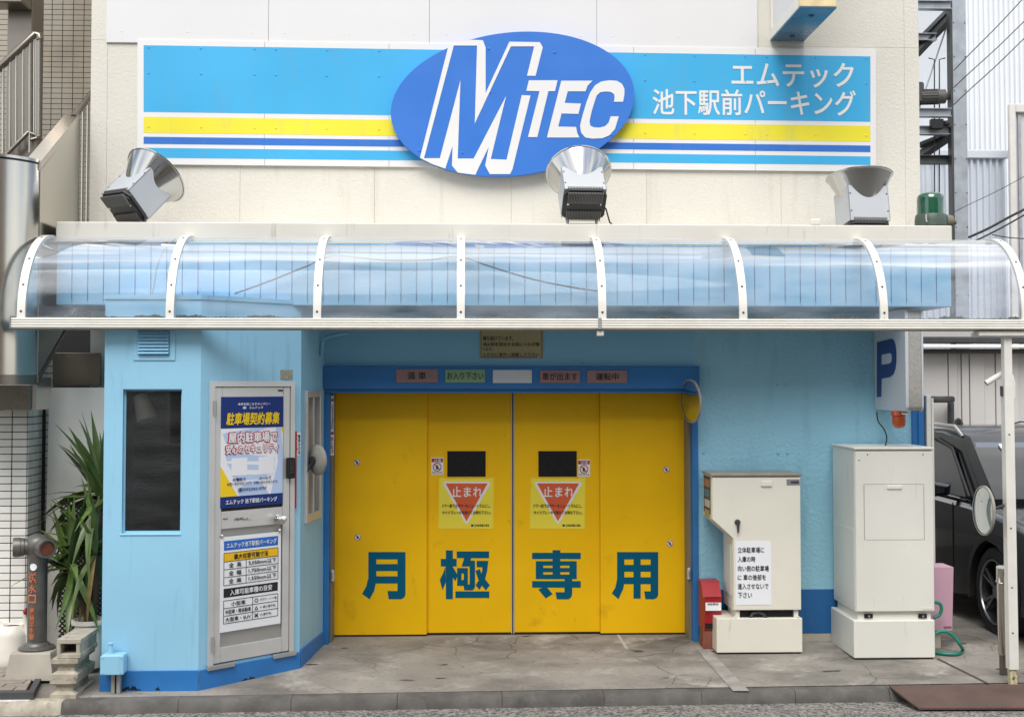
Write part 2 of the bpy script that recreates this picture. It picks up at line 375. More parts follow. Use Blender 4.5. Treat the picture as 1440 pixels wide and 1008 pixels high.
# ------------------------------------------------------------------ lettering (flat print a hair above its surface)
def glyphs(s, shear=0.0, space=1.0):
    cu = bpy.data.curves.new('lettering', 'FONT'); cu.body = s; cu.size = 1; cu.shear = shear; cu.resolution_u = 3
    cu.space_character = space
    o = bpy.data.objects.new('lettering', cu); COL.objects.link(o)
    me = bpy.data.meshes.new_from_object(o)
    bpy.data.objects.remove(o); bpy.data.curves.remove(cu)
    vs = [v.co.copy() for v in me.vertices]; fs = [list(p.vertices) for p in me.polygons]
    bpy.data.meshes.remove(me)
    return vs, fs
def lettering(s, frame, u0, u1, v0, v1, m, parent, bold=0.0, lift=.0015, shear=0.0, name='lettering', space=1.0, keep=False):
    """frame(u, v, d) -> world; the text fills the box u0..u1, v0..v1"""
    vs, fs = glyphs(s, shear, space)
    if not vs: return None
    ax = min(v.x for v in vs); bx = max(v.x for v in vs); ay = min(v.y for v in vs); by = max(v.y for v in vs)
    su = (u1 - u0) / max(bx - ax, 1e-6); sv = (v1 - v0) / max(by - ay, 1e-6)
    if keep:
        k = min(su, sv); du = ((u1 - u0) - k * (bx - ax)) / 2; dv = ((v1 - v0) - k * (by - ay)) / 2
        su = sv = k; u0 += du; v0 += dv
    offs = [(0, 0)]
    if bold:
        offs = [(bold * math.cos(a), bold * math.sin(a)) for a in [i * math.pi / 3 for i in range(6)]] + [(0, 0)]
    g = G()
    for i, (dx, dy) in enumerate(offs):
        g.add([frame(u0 + (v.x - ax + dx) * su, v0 + (v.y - ay + dy) * sv, lift + i * .00022) for v in vs], fs)
    return obj(name, g, m, parent)
def wallframe(Y): return lambda u, v, d: Vector((u, Y - d, v))
def textpx(s, x0, y0, x1, y1, Y, m, parent, **k):
    a = R(x0, y0, x1, y1, Y); return lettering(s, wallframe(Y), a[0], a[1], a[2], a[3], m, parent, **k)
def flatpx(pts, Y, m, parent, name, th=.002, lift=0.0):     # traced flat shape with its own thickness
    g = G(); g.prism([P(x, y, Y) + Vector((0, -lift, 0)) for x, y in pts], (0, -th, 0)); return obj(name, g, m, parent)
def boxpx(g, x0, y0, x1, y1, Y0, Y1, b=0.0):                 # Y0 = front plane (where the pixels are read), Y1 = back
    a = R(x0, y0, x1, y1, Y0); g.box(a[0], a[1], Y0, Y1, a[2], a[3], b); return g

# ------------------------------------------------------------------ main planes (metres)
YD, YW, YF, YG, YB = 0.0, -0.25, -1.0, -1.6, -1.5       # door, wall, canopy fascia, gutter, booth front
def gz(y): return -.06 * max(0.0, min(1.0, -y / 1.7))     # apron falls to the kerb
KA, KB = PZ(200, 985, -.06), PZ(1250, 969, -.06)
KS = (KB.y - KA.y) / (KB.x - KA.x)
def ky(x): return KA.y + (x - KA.x) * KS                  # kerb front line
ROAD = -.135

# ------------------------------------------------------------------ ground
g = G(); g.poly([(-600, -600, ROAD - .006), (600, -600, ROAD - .006), (600, 900, ROAD - .006), (-600, 900, ROAD - .006)])
struct('ground', g, M['asphalt'])
g = G(); g.poly([(-60, -9, ROAD), (60, -9, ROAD), (60, ky(60), ROAD), (-60, ky(-60), ROAD)])
struct('road', g, M['asphalt'])

def concrete_apron():
    m = mat('stained apron concrete', (146, 140, 131), .85, var=.22, vs=1.7, bump=.3, bs=110)
    nt = m.node_tree; N = nt.nodes; L = nt.links; b = N['Principled BSDF']
    src = b.inputs['Base Color'].links[0].from_socket
    geo = N.new('ShaderNodeNewGeometry')
    def mask(scale, lo, hi, detail=8, rough=.6, stretch=(1, 1, 1)):
        mp = N.new('ShaderNodeMapping'); mp.inputs['Scale'].default_value = stretch; L.new(geo.outputs['Position'], mp.inputs['Vector'])
        n = N.new('ShaderNodeTexNoise'); n.inputs['Scale'].default_value = scale; n.inputs['Detail'].default_value = detail; n.inputs['Roughness'].default_value = rough
        L.new(mp.outputs[0], n.inputs['Vector'])
        r = N.new('ShaderNodeMapRange'); r.inputs['From Min'].default_value = lo; r.inputs['From Max'].default_value = hi; L.new(n.outputs['Fac'], r.inputs['Value'])
        return r.outputs[0]
    def over(src, fac, col, k):
        mu = N.new('ShaderNodeMath'); mu.operation = 'MULTIPLY'; mu.inputs[1].default_value = k; L.new(fac, mu.inputs[0])
        x = N.new('ShaderNodeMix'); x.data_type = 'RGBA'; L.new(mu.outputs[0], x.inputs['Factor']); L.new(src, x.inputs['A']); x.inputs['B'].default_value = (*lin(col), 1)
        return x.outputs['Result']
    c = over(src, mask(1.1, .45, .7, stretch=(.8, 1.3, 1)), (70, 67, 64), .9)
    c = over(c, mask(2.3, .54, .70, 10, .7), (200, 196, 189), .6)
    c = over(c, mask(26, .56, .72, 4), (96, 92, 87), .55)
    c = over(c, mask(3.0, .705, .72, 3, .4, (1, 2.2, 1)), (40, 38, 36), .9)
    # hairline cracks
    mp = N.new('ShaderNodeTexNoise'); mp.inputs['Scale'].default_value = 3; mp.inputs['Detail'].default_value = 5; L.new(geo.outputs['Position'], mp.inputs['Vector'])
    ad = N.new('ShaderNodeMix'); ad.data_type = 'RGBA'; ad.blend_type = 'LINEAR_LIGHT'; ad.inputs['Factor'].default_value = .12
    L.new(geo.outputs['Position'], ad.inputs['A']); L.new(mp.outputs['Color'], ad.inputs['B'])
    vo = N.new('ShaderNodeTexVoronoi'); vo.feature = 'DISTANCE_TO_EDGE'; vo.inputs['Scale'].default_value = 1.7; L.new(ad.outputs['Result'], vo.inputs['Vector'])
    r = N.new('ShaderNodeMapRange'); r.inputs['From Min'].default_value = .004; r.inputs['From Max'].default_value = .010; r.inputs['To Min'].default_value = 1; r.inputs['To Max'].default_value = 0
    L.new(vo.outputs['Distance'], r.inputs['Value'])
    mm = N.new('ShaderNodeMath'); mm.operation = 'MULTIPLY'; L.new(r.outputs[0], mm.inputs[0]); L.new(mask(.9, .48, .6), mm.inputs[1])
    c = over(c, mm.outputs[0], (52, 49, 46), .85)
    L.new(c, b.inputs['Base Color']); return m
M['apron'] = concrete_apron()
# apron: poured bays between the building and the kerb, with real joints between them
apron = bpy.data.objects.new('apron', None)
g = G(); xs = [-8 + i * .5 for i in range(41)]
ysn = 8
vs = []; fs = []
for i, x in enumerate(xs):
    yk = ky(x) + .105
    for j in range(ysn + 1):
        y = yk + (0 - yk) * j / ysn; vs.append((x, y, gz(y)))
    vs.append((x, 14, 0.0))
n = ysn + 2
for i in range(len(xs) - 1):
    for j in range(n - 1): fs.append((i*n + j, (i+1)*n + j, (i+1)*n + j + 1, i*n + j + 1))
g.add(vs, fs); apron = struct('apron', g, M['apron'])
def strip(pts, name, m, z=.004):                              # a thin band lying on the apron
    g = G(); g.prism([PZ(x, y, -.03) * 1 for x, y in pts], (0, 0, .001))
    q = G(); top = []
    for x, y in pts:
        p = PZ(x, y, -.03)
        for _ in range(3): p = PZ(x, y, gz(p.y) + z)
        top.append(p)
    q.poly(top[::-1] if (top[1] - top[0]).cross(top[2] - top[0]).z < 0 else top)
    return obj(name, q, m, apron)
strip([(979, 912), (997, 912), (1054, 971), (1031, 971)], 'patch_strip', mat('pale cement patch', (150, 146, 139), .85, var=.25, vs=5, bump=.3, bs=80, dark=(98, 94, 90), dmask=(.5, .75), ds=4))
strip([(1317, 926), (1319, 924.5), (1391, 960), (1388, 961)], 'joint', M['grout'], .003)
strip([(867, 892), (871, 892), (884, 912), (880, 912)], 'joint', M['conc_light'], .003)

# kerb stones
kerb = None
def kerb_stone(x0, x1, parent, name='kerb_stone', m=None):
    g = G(); gap = .0016
    def ring(x):
        y = ky(x); zt = -.058
        return [Vector((x, y + .11, ROAD - .05)), Vector((x, y - .028, ROAD - .05)), Vector((x, y - .022, ROAD + .018)), Vector((x, y - .006, zt - .012)), Vector((x, y + .012, zt)), Vector((x, y + .11, zt))]
    k = max(2, int((x1 - x0) / .12)); rings = []
    for i in range(k + 1):
        rg = ring(x0 + gap + (x1 - x0 - 2 * gap) * i / k)
        for q in (2, 3, 4): rg[q] += Vector((0, random.uniform(-.003, .003), random.uniform(-.003, .002)))
        rings.append(rg)
    g.loft(rings)
    if parent is None: return obj(name, g, m or M['kerb'], None, 50, 'structure')
    return obj(name, g, m or M['kerb'], parent, 50)
kx = [PZ(q, 982, -.08).x for q in (99, 257, 412, 559, 706, 850, 990, 1125, 1262, 1400, 1540)]
g = G(); g.box(-8, 9, -1.2, -1.21, -.4, -.39)
kb = bpy.data.objects.new('kerb', None); COL.objects.link(kb); kb['kind'] = 'structure'; ORG[kb.name] = Vector(); kb.location = (0, 0, 0)
for a, b in zip(kx, kx[1:]): kerb_stone(a, b, kb)
step = .75; x = kx[0]
for i in range(4): kerb_stone(x - step, x, kb, 'kerb_stone', M['conc_block'] if i == 0 else None); x -= step
x = kx[-1]
for i in range(4): kerb_stone(x, x + step, kb); x += step

# ------------------------------------------------------------------ the parking building
XL, XR = P(127, 160, YW).x, P(1293, 160, YW).x
bld = thing('parking_building', 'cream walled parking building with light blue ground floor under a canopy', 'building', ((XL + XR) / 2, 2.5, 0))
CT = P(700, 315, YF).z; CM = P(700, 339, YF).z; CBt = P(700, 430, YF).z      # canopy top, flashing foot, soffit
WH = 7.2
# wall panels of the upper storeys
seams = [XL] + [P(q, 200, YW).x for q in (150, 338, 527, 719, 909, 1098, 1273)] + [XR]
zrows = [CT - .35, P(700, 62, YW).z, P(700, 62, YW).z + 1.35, WH]
for zi in range(3):
    for a, b in zip(seams, seams[1:]):
        g = G(); g.box(a + .0006, b - .0006, YW, YW + .1, zrows[zi] + .0006, zrows[zi + 1] - .0006, .0012); obj('wall_panel', g, M['cream'], bld)
g = G(); g.box(XL + .01, XR - .01, YW + .1005, 8, CT - .36, WH - .02); obj('core_wall', g, M['cream'], bld)
g = G(); g.box(XL - .03, XR + .03, YW - .03, 8.05, WH, WH + .12, .01); obj('parapet', g, M['creampaint'], bld)
# ground floor walls round the door
dx0, dx1 = P(461, 700, YW).x, P(976, 700, YW).x
zh = P(720, 551, YW).z
DADO = P(1150, 828, YW).z
g = G()
g.box(dx1, XR - .09, YW, YW + .2, DADO, CBt); obj('wall', g, M['blue_wall'], bld)
g = G(); g.box(dx1 + .001, XR - .09, YW - .004, YW + .2, .045, DADO - .001, .003); obj('dado', g, M['dado'], bld)
g = G(); g.box(dx1 + .001, XR - .09, YW - .008, YW + .2, -.02, .0445); obj('footing', g, M['conc_light'], bld)
xq = P(146, 700, -1.5).x + .03
g = G(); g.box(XL + .02, xq, YW, YW + .2, -.02, CBt); obj('wall', g, M['cream'], bld)
g = G(); g.box(xq + .0005, dx0, YW, YW + .2, -.02, CBt); obj('wall', g, M['blue_flat'], bld)
g = G(); g.box(dx0, dx1, YW, YW + .2, zh, CBt); obj('wall', g, M['blue_flat'], bld)
g = G(); g.box(XR - .0895, XR, YW - .02, YW + .3, -.02, CBt, .004); obj('corner_trim', g, M['trim_blue'], bld)
g = G(); g.box(XR - .045, XR - .003, YW - .034, YW - .0205, 0, CBt); obj('corner_trim', g, M['trim_blue'], bld)
g = G(); g.box(XR - .15, XR - .001, YW + .302, 8, -.02, CT - .37); obj('side_wall', g, M['cream'], bld)
g = G(); g.box(XL + .001, XL + .15, YW + .2005, 8, -.02, CT - .37); obj('side_wall', g, M['cream'], bld)
# dark lift shaft behind the door
g = G(); g.box(dx0 - .3, dx1 + .3, .6, .65, -.02, CBt + .2); obj('shaft_wall', g, M['black'], bld)
# dado crack and small wall fittings
for (a, b) in ((1093, 541), (1106, 541), (989, 636), (1094, 637), (1107, 637), (806, 508), (819, 508)):
    p = P(a, b, YW); g = G(); g.lathe([(.014, 0), (.012, .006), (.004, .009), (.0, .009)], 8, Matrix.Translation(p) @ Matrix.Rotation(math.pi / 2, 4, 'X')); obj('anchor_plug', g, M['blue_flat'], bld, 40)

# canopy box
cx0, cx1 = P(79, 380, YF).x, P(1338, 380, YF).x
can = obj('canopy', G().box(cx0 + .02, cx1 - .02, YF + .03, YW - .002, CBt + .03, CT - .02), M['soffit'], bld)
g = G(); g.box(cx0, cx1, YF - .02, YW - .001, CM, CT, .006); obj('flashing', g, M['creampaint'], can)
g = G(); g.box(cx0 + .021, cx1 - .021, YF + .002, YW - .003, CBt, CBt + .029); obj('soffit_sheet', g, M['soffit'], can)
npan = 58; pw = (cx1 - cx0) / npan
for i in range(npan):
    a = cx0 + i * pw; g = G(); g.box(a + .003, a + pw - .003, YF, YF + .02, CBt + .001, CM - .002, .003); obj('fascia_panel', g, M['fascia'], can)
g = G(); g.box(cx0 + .002, cx1 - .002, YF + .0205, YF + .0295, CBt + .002, CM - .003); obj('fascia_backing', g, mat('groove blue', (104, 158, 198), .6), can)
for s_, x in ((-1, cx0), (1, cx1)):
    g = G(); g.box(x - (0 if s_ < 0 else .018), x + (.018 if s_ < 0 else 0), YF + .031, YW - .004, CBt + .001, CM - .003); obj('end_sheet', g, M['fascia'], can)

# little white bracket on the flashing
g = G(); a = R(1140, 312, 1154, 320, YF); g.box(a[0], a[1], YF - .015, YF + .06, CT + .001, CT + .045, .006)
tag(obj('cable_gland', g, M['white_alu']), 'small white cable gland on the canopy top left of the right floodlight', 'fitting')

# blank white boards over the sign
wb = thing('blank_signboard', 'plain white signboard running above the blue striped sign', 'signboard', (P(600, 50, YW).x, YW, P(600, 55, YW).z))
xs_ = [P(q, 40, YW).x for q in (150, 378, 604, 839, 1065)]
zb = P(600, 66, YW).z
for a, b in zip(xs_, xs_[1:]):
    g = G(); g.box(a + .001, b - .001, YW - .016, YW - .001, zb + .005, zb + 2.0, .003); o = obj('panel', g, M['white'], wb)
    for q in (.1, .5, .9):
        g = G(); xx = a + (b - a) * q; g.lathe([(.007, 0), (.005, .002), (0, .003)], 8, Matrix.Translation((xx, YW - .016, zb + .09)) @ Matrix.Rotation(math.pi / 2, 4, 'X')); obj('rivet', g, M['white'], wb, 40)

# ------------------------------------------------------------------ striped sign
YS = YW - .025
sg = thing('striped_sign', 'wide sky blue sign with yellow and blue stripes and white Japanese lettering', 'sign', (P(700, 240, YW).x, YW, P(700, 238, YW).z))
def lx(x, yl, yr): return yl + (yr - yl) * (x - 200) / 1027.0
sx = [193, 372, 547, 719, 891, 1062, 1232]
for a, b in zip(sx, sx[1:]):
    g = G(); g.prism([P(a + .35, lx(a, 56, 70.5), YS), P(b - .15, lx(b, 56, 70.5), YS), P(b - .15, lx(b, 231, 241.5), YS), P(a + .35, lx(a, 231, 241.5), YS)], (0, .022, 0)); obj('panel', g, M['print_white'], sg)
    for yl, yr, k in ((64, 79.5, 6), (100, 115, 6), (175, 188, 6)):
        for q in (a + 16, (a + b) / 2, b - 14):
            if 556 < q < 888: continue
            p = P(q, lx(q, yl + 3, yr + 3), YS); c = 'sky_blue' if yl < 150 else 'yellow_vinyl'
            g = G(); g.lathe([(.007, 0), (.006, .004), (0, .006)], 8, Matrix.Translation(p + Vector((0, -.0015, 0))) @ Matrix.Rotation(math.pi / 2, 4, 'X')); obj('rivet', g, M[c], sg, 40)
for nm, m_, a0, a1, b0, b1 in (('blue_band', 'sky_blue', 64, 79.8, 157.5, 171.5), ('yellow_stripe', 'yellow_vinyl', 164.5, 177.5, 187, 199.5), ('blue_stripe', 'deep_blue', 192.5, 205, 202.5, 214.3), ('blue_band', 'sky_blue', 208, 220.3, 222, 232.3)):
    g = G(); g.poly([P(q, lx(q, b0, b1), YS) + Vector((0, -.0012, 0)) for q in (202, 547, 891, 1224)] + [P(q, lx(q, a0, a1), YS) + Vector((0, -.0012, 0)) for q in (1224, 891, 547, 202)])
    obj(nm, g, M[m_], sg)
textpx('エムテック', 1029, 89, 1200, 123, YS, M['print_white'], sg, bold=.016, lift=.003)
textpx('池下駅前パーキング', 918, 127, 1203, 162.5, YS, M['print_white'], sg, bold=.016, lift=.003)

# oval logo board, standing off the striped sign
YL = YS - .075
lg = thing('oval_logo_sign', 'blue oval sign with large white outlined M and TEC lettering', 'sign', (P(720, 247, YL).x, YS, P(720, 247, YL).z))
pts = []
for i in range(96):
    t = 2 * math.pi * i / 96; x, y = 172 * math.cos(t), 100.5 * math.sin(t); q = math.radians(-6.5)
    pts.append((720.8 + x * math.cos(q) - y * math.sin(q), 146.5 + x * math.sin(q) + y * math.cos(q)))
g = G(); g.prism([P(x, y, YL) for x, y in pts], (0, .06, 0)); obj('board', g, M['logo_blue'], lg)
A1 = lambda x, y: (540 + x / 4.583, 40 + y / 4.583)
A2 = lambda x, y: (700 + x / 5.04, 40 + y / 5.04)
mp_ = [A1(232, 835), A1(413, 125), A1(450, 103), A1(510, 87), A1(565, 76), A1(637, 78), A1(655, 125), A1(655, 418), A2(82, 97), A2(298, 100), A2(319, 137), A2(268, 338), A2(207, 338),
       A2(258, 130), A2(93, 130), A1(585, 615), A1(600, 113), A1(450, 113), A1(258, 838), A1(360, 838), A1(493, 335), A1(475, 840), A1(578, 840), A1(787, 437), A1(688, 843), A2(62, 932),
       A2(170, 475), A2(232, 478), A2(104, 1000), A1(812, 940), A1(682, 940), A1(652, 885), A1(675, 765), A1(588, 945), A1(475, 930), A1(438, 885), A1(442, 760), A1(395, 905), A1(310, 875)]
def logo(pp):
    g = G(); g.prism([P(x, y, YL) + Vector((0, -.0012, 0)) for x, y in pp], (0, -.002, 0)); obj('lettering', g, M['print_white'], lg)
logo(mp_)
logo([A2(*q) for q in ((220,370),(424,370),(405,447),(359,447),(280,772),(214,772),(296,447),(202,445))])
logo([A2(*q) for q in ((450,373),(672,373),(636,408),(622,448),(496,448),(474,530),(590,535),(571,608),(452,605),(428,698),(555,700),(562,740),(578,775),(348,775))])
logo([A2(*q) for q in ((888,522),(897,470),(897,430),(880,395),(845,374),(790,370),(735,378),(690,405),(655,455),(630,520),(600,620),(583,690),(590,740),(620,775),(670,783),(740,780),(790,760),(830,715),(858,625),(800,625),(785,670),(760,695),(720,705),(680,703),(655,690),(650,660),(665,590),(685,525),(700,480),(725,455),(765,449),(800,452),(825,468),(828,495),(822,522))])
for q in ((687, 69), (780, 74), (650, 215), (590, 212), (860, 190), (690, 130)):
    p = P(*q, YL); g = G(); g.lathe([(.010, 0), (.008, .004), (0, .006)], 8, Matrix.Translation(p + Vector((0, -.0005, 0))) @ Matrix.Rotation(math.pi / 2, 4, 'X')); obj('rivet', g, M['logo_blue'], lg, 40)

# projecting box sign, upper right
pb = P(1083, 58, YW); yb_ = -1.12; zb_ = pb.z; bx0 = pb.x; bx1 = P(1131, 58, YW).x
fl = thing('projecting_sign_box', 'white sided box sign projecting from wall with teal underside, cut by the top edge', 'sign', ((bx0 + bx1) / 2, (yb_ + YW) / 2, zb_))
g = G(); g.box(bx0, bx1, yb_, YW - .002, zb_, zb_ + .012, .002); obj('underside', g, M['mirror_teal'], fl)
g = G(); g.box(bx0 + .001, bx1 - .001, yb_ + .001, yb_ + .03, zb_ + .0125, zb_ + 2.2, .003); obj('front_edge', g, M['timber'], fl)
for x, e in ((bx0, .028), (bx1, -.028)):
    g = G(); g.box(x, x + e, yb_ + .031, YW - .003, zb_ + .0125, zb_ + .09); g.box(x, x + e, yb_ + .031, yb_ + .075, zb_ + .0905, zb_ + 2.2); g.box(x, x + e, YW - .045, YW - .003, zb_ + .0905, zb_ + 2.2); obj('face_frame', g, M['white_alu'], fl)
    g = G(); g.box(x + e * .35, x + e * .8, yb_ + .0755, YW - .0455, zb_ + .0905, zb_ + 2.2); obj('face', g, M['white'], fl)
for dy in (.18, .72):
    g = G(); g.lathe([(.022, 0), (.018, -.008), (0, -.01)], 10, Matrix.Translation(((bx0 + bx1) / 2, yb_ + dy, zb_))); obj('screw', g, M['galv_dark'], fl, 40)

# ------------------------------------------------------------------ garage door
gd = thing('garage_door', 'four leaf yellow garage door with big teal kanji and blue frame', 'door', (P(720, 890, YD).x, YD, 0))
hx0, hx1 = P(455, 530, YW).x, P(982, 530, YW).x
hz0, hz1 = P(720, 547, YW - .06).z, P(720, 514.5, YW - .06).z
hd = obj('header', G().box(hx0, hx1, YW - .06, YW - .001, hz0, hz1, .005), M['trim_blue'], gd)
g = G(); g.box(hx0 + .03, hx1 - .03, YW - .03, YD - .06, hz0 - .03, hz0 - .001); obj('track_cover', g, M['trim_blue'], gd)
zt = P(720, 553, YD).z
for x, s in ((dx0, 1), (dx1, -1)):
    g = G(); g.box(x - s * .03, x + s * .012, YW - .015, YD - .1, -.01, hz0 - .031, .003); obj('jamb', g, M['trim_blue'], gd)
    e = P(470.5 if s > 0 else 963, 700, YD - .05).x
    g = G(); g.box(x + s * .0125, e + s * .0, YD - .2, YD - .02, -.005, hz0 - .032); obj('reveal', g, M['olive'], gd)
    g = G(); zc = P(720, 802, YD).z; xx = x + s * .035; g.box(xx - .012, xx + .012, YD - .222, YD - .2005, zc - .045, zc + .045, .006); o = obj('latch', g, M['alu'], gd)
    g = G(); g.box(xx - .005, xx + .005, YD - .228, YD - .2225, zc - .022, zc + .022, .003); obj('pull', g, M['chrome'], o)
leafs = []
for i, (a, b) in enumerate(((469, 597), (597, 719.3), (723, 844), (844, 966.5))):
    outer = i in (0, 3); Y = YD - .02 if outer else YD + .012
    x0, x1 = P(a, 720, Y).x, P(b, 720, Y).x
    if i == 0: x1 += .02
    if i == 3: x0 -= .0
    zb0 = .012 if outer else .018
    if i == 1: x0 += .001
    o = obj('leaf', G().box(x0 + .001, x1 - .001, Y, Y + .03, zb0, zt + .05, .003), M['yellow'], gd)
    g = G(); g.box(x0, x1, Y + .004, Y + .026, .002, zb0 - .001); obj('bottom_seal', g, M['dark_seal'], o)
    leafs.append((o, Y))
for s, px in ((-1, 719.6), (1, 722.7)):
    x = P(px, 720, YD).x; g = G(); g.box(x - .004, x + .004, YD + .006, YD + .04, .01, zt + .03, .002); obj('edge_strip', g, M['alu'], gd)
g = G(); x = P(721.2, 720, YD).x; g.box(x - .006, x + .006, YD + .022, YD + .05, .006, zt + .03); obj('centre_seal', g, M['dark_seal'], gd)
# kanji strokes painted on the leaves
KO = {'a': (500, 760), 'b': (720, 760)}
def rc(x0, y0, x1, y1): return [(x0, y0), (x1, y0), (x1, y1), (x0, y1)]
KJ = [(0, 'a', [[(118,103),(192,103),(192,330),(186,392),(172,460),(130,538),(60,488),(98,420),(118,340)], rc(190,103,460,171), [(386,171),(460,171),(460,490),(450,520),(420,537),(305,537),(293,461),(386,461)], rc(190,214,388,278), rc(187,326,388,392)]),
      (1, 'a', [rc(831,88,896,537), rc(785,166,931,236), [(828,236),(831,380),(800,455),(775,358),(805,300)], [(896,240),(940,315),(918,372),(896,340)], rc(931,97,1229,159),
                [(1000,159),(1065,159),(1058,182),(1100,182),(1100,425),(1080,455),(1000,455),(995,412),(1050,400),(1050,236),(975,236)], rc(935,250,975,413), rc(996,250,1034,413), rc(975,250,996,300), rc(975,360,996,413),
                rc(1115,184,1175,242), [(1168,184),(1222,184),(1210,280),(1190,360),(1140,452),(1105,405),(1150,340),(1166,270)], [(1103,278),(1143,258),(1165,320),(1235,405),(1200,455),(1140,385)], rc(919,464,1231,524)]),
      (2, 'b', [rc(185,110,633,168), rc(373,86,445,350), rc(219,187,288,352), rc(528,187,596,352), rc(288,187,528,228), rc(288,249,528,288), rc(288,310,528,352), rc(185,370,633,430),
                [(483,340),(554,340),(554,490),(545,520),(520,537),(412,537),(400,472),(483,472)], [(242,447),(300,420),(325,430),(373,489),(310,529)]]),
      (3, 'b', [[(967,103),(1034,103),(1034,380),(1025,440),(980,537),(918,483),(950,430),(967,350)], rc(1034,103,1346,171), [(1275,171),(1346,171),(1346,495),(1335,522),(1305,537),(1228,537),(1216,464),(1275,464)], rc(1030,221,1280,284), rc(1028,335,1280,398), rc(1118,160,1184,531)])]
for li, k, strokes in KJ:
    o, Y = leafs[li]; ox, oy = KO[k]; g = G()
    for i, st in enumerate(strokes):
        g.prism([P(ox + x / 6.545, oy + y / 6.545, Y) + Vector((0, -.0008 - i * .00012, 0)) for x, y in st], (0, -.0004, 0))
    obj('painted_kanji', g, M['teal'], o)
# mesh windows in the two inner leaves
for li, (a, b, c, d) in ((1, (629, 634, 683, 670)), (2, (757, 634, 811, 670))):
    o, Y = leafs[li]; q = R(a, b, c, d, Y)
    g = G(); g.box(q[0] - .012, q[1] + .012, Y - .005, Y - .0005, q[2] - .012, q[3] + .012, .004); obj('window_frame', g, M['yellow'], o)
    g = G(); g.box(q[0], q[1], Y - .0065, Y - .0052, q[2], q[3]); obj('window_pane', g, mat('black wired glass', (10, 11, 12), .18), o)
    g = G(); wd, ht = q[1] - q[0], q[3] - q[2]; st = .018; k = -ht
    while k < wd:
        for sgn in (1, -1):
            t0, t1 = max(0, k), min(wd, k + ht)
            if t1 - t0 > .004:
                z0 = (t0 - k); z1 = (t1 - k)
                if sgn < 0: z0, z1 = ht - z0, ht - z1
                p0 = Vector((q[0] + t0, Y - .0068, q[2] + z0)); p1 = Vector((q[0] + t1, Y - .0068, q[2] + z1)); g.tube([p0, p1], .0007, 3, False)
        k += st
    obj('wire_mesh', g, mat('window wire', (62, 62, 60), .5), o)
# round finger warning stickers
for li, (a, b) in ((0, (502, 650)), (0, (503, 755)), (3, (937, 660)), (3, (942, 764))):
    o, Y = leafs[li]; p = P(a, b, Y) + Vector((0, -.001, 0)); RX = Matrix.Translation(p) @ Matrix.Rotation(math.pi / 2, 4, 'X')
    g = G(); g.lathe([(0, .0), (.026, 0), (.026, .0008), (0, .0008)], 20, RX); st = obj('round_sticker', g, M['print_white'], o)
    g = G(); g.lathe([(.025, .0012), (.021, .0012)], 20, RX); obj('ring', g, M['red_print'], o)
    g = G(); g.add([p + Vector((u, -.0014, v)) for u, v in ((-.006,-.012),(.004,-.012),(.008,.0),(.004,.011),(-.004,.011),(-.008,.002))], [[0,1,2,3,4,5]]); g.add([p + Vector((u, -.0018, v)) for u, v in ((-.017,.013),(-.013,.017),(.017,-.013),(.013,-.017))], [[0,1,2,3][::-1]]); obj('pictogram', g, M['blackprint'], o)

# header indicator plates
for nm, x0, x1, y0, y1, m_, s, tx in (('full', 557, 615.5, 519, 538, 'plate_red', '満 車', (573, 523, 599, 533.5)), ('enter', 626, 682, 519.5, 538, 'plate_green', 'お入り下さい', (629, 523.5, 680, 533.5)), ('blank', 693, 748, 520, 538.5, 'plate_white', None, None),
                          ('exit', 759, 816, 520.5, 538.5, 'plate_red', '車が出ます', (763, 524, 812, 534.5)), ('run', 825.5, 882, 520.5, 538.5, 'plate_red', '運転中', (838, 524.5, 870, 534.5))):
    g = G(); boxpx(g, x0, y0, x1, y1, YW - .068, YW - .0605, .002); pl = obj('indicator_plate', g, M[m_], hd)
    if nm == 'full':
        textpx('満', 573, 523, 583.5, 533.5, YW - .068, M['blackprint'], hd, bold=.012, lift=.001); textpx('車', 588.5, 523, 599, 533.5, YW - .068, M['blackprint'], hd, bold=.012, lift=.001)
    elif s: textpx(s, *tx, YW - .068, M['blackprint'], hd, bold=.012, lift=.001)

# notice plate over the header
g = G(); nb = thing('gas_notice_plate', 'weathered khaki notice plate with dark writing above the garage door header', 'notice', (P(719, 504, YW).x, YW, P(719, 504, YW).z))
a = R(675, 444, 763.5, 503.5, YW - .012)
g = G(); g.box(a[0], a[1], YW - .012, YW - .001, a[2], a[3], .004); obj('plate', g, M['brass_plate'], nb)
for (p0, p1, q0, q1) in ((a[0] + .008, a[1] - .008, a[2] + .008, a[2] + .011), (a[0] + .008, a[1] - .008, a[3] - .011, a[3] - .008), (a[0] + .008, a[0] + .011, a[2] + .0115, a[3] - .0115), (a[1] - .011, a[1] - .008, a[2] + .0115, a[3] - .0115)):
    g = G(); g.box(p0, p1, YW - .0135, YW - .0122, q0, q1); obj('border', g, M['blackprint'], nb)
for s, x0, y0, x1, y1 in (('この室には消火設', 679, 447, 759, 453), ('注意 二酸化炭素消火設', 679, 457, 759, 463.5), ('備を設けています。', 679, 472.5, 722, 479), ('消火剤を放出する前にベルが鳴', 679, 481.3, 758.5, 486.8), ('ります。', 679, 488.7, 693, 493.3), ('ただちに室外へ退避して下さい', 679, 496, 758, 501)):
    textpx(s, x0, y0, x1, y1, YW - .012, M['blackprint'], nb, bold=.012, lift=.001)
p = P(757, 501.5, YW - .012); g = G(); g.lathe([(.008, 0), (.006, .004), (0, .005)], 10, Matrix.Translation(p + Vector((0, -.001, 0))) @ Matrix.Rotation(math.pi / 2, 4, 'X')); obj('screw', g, M['chrome'], nb, 40)

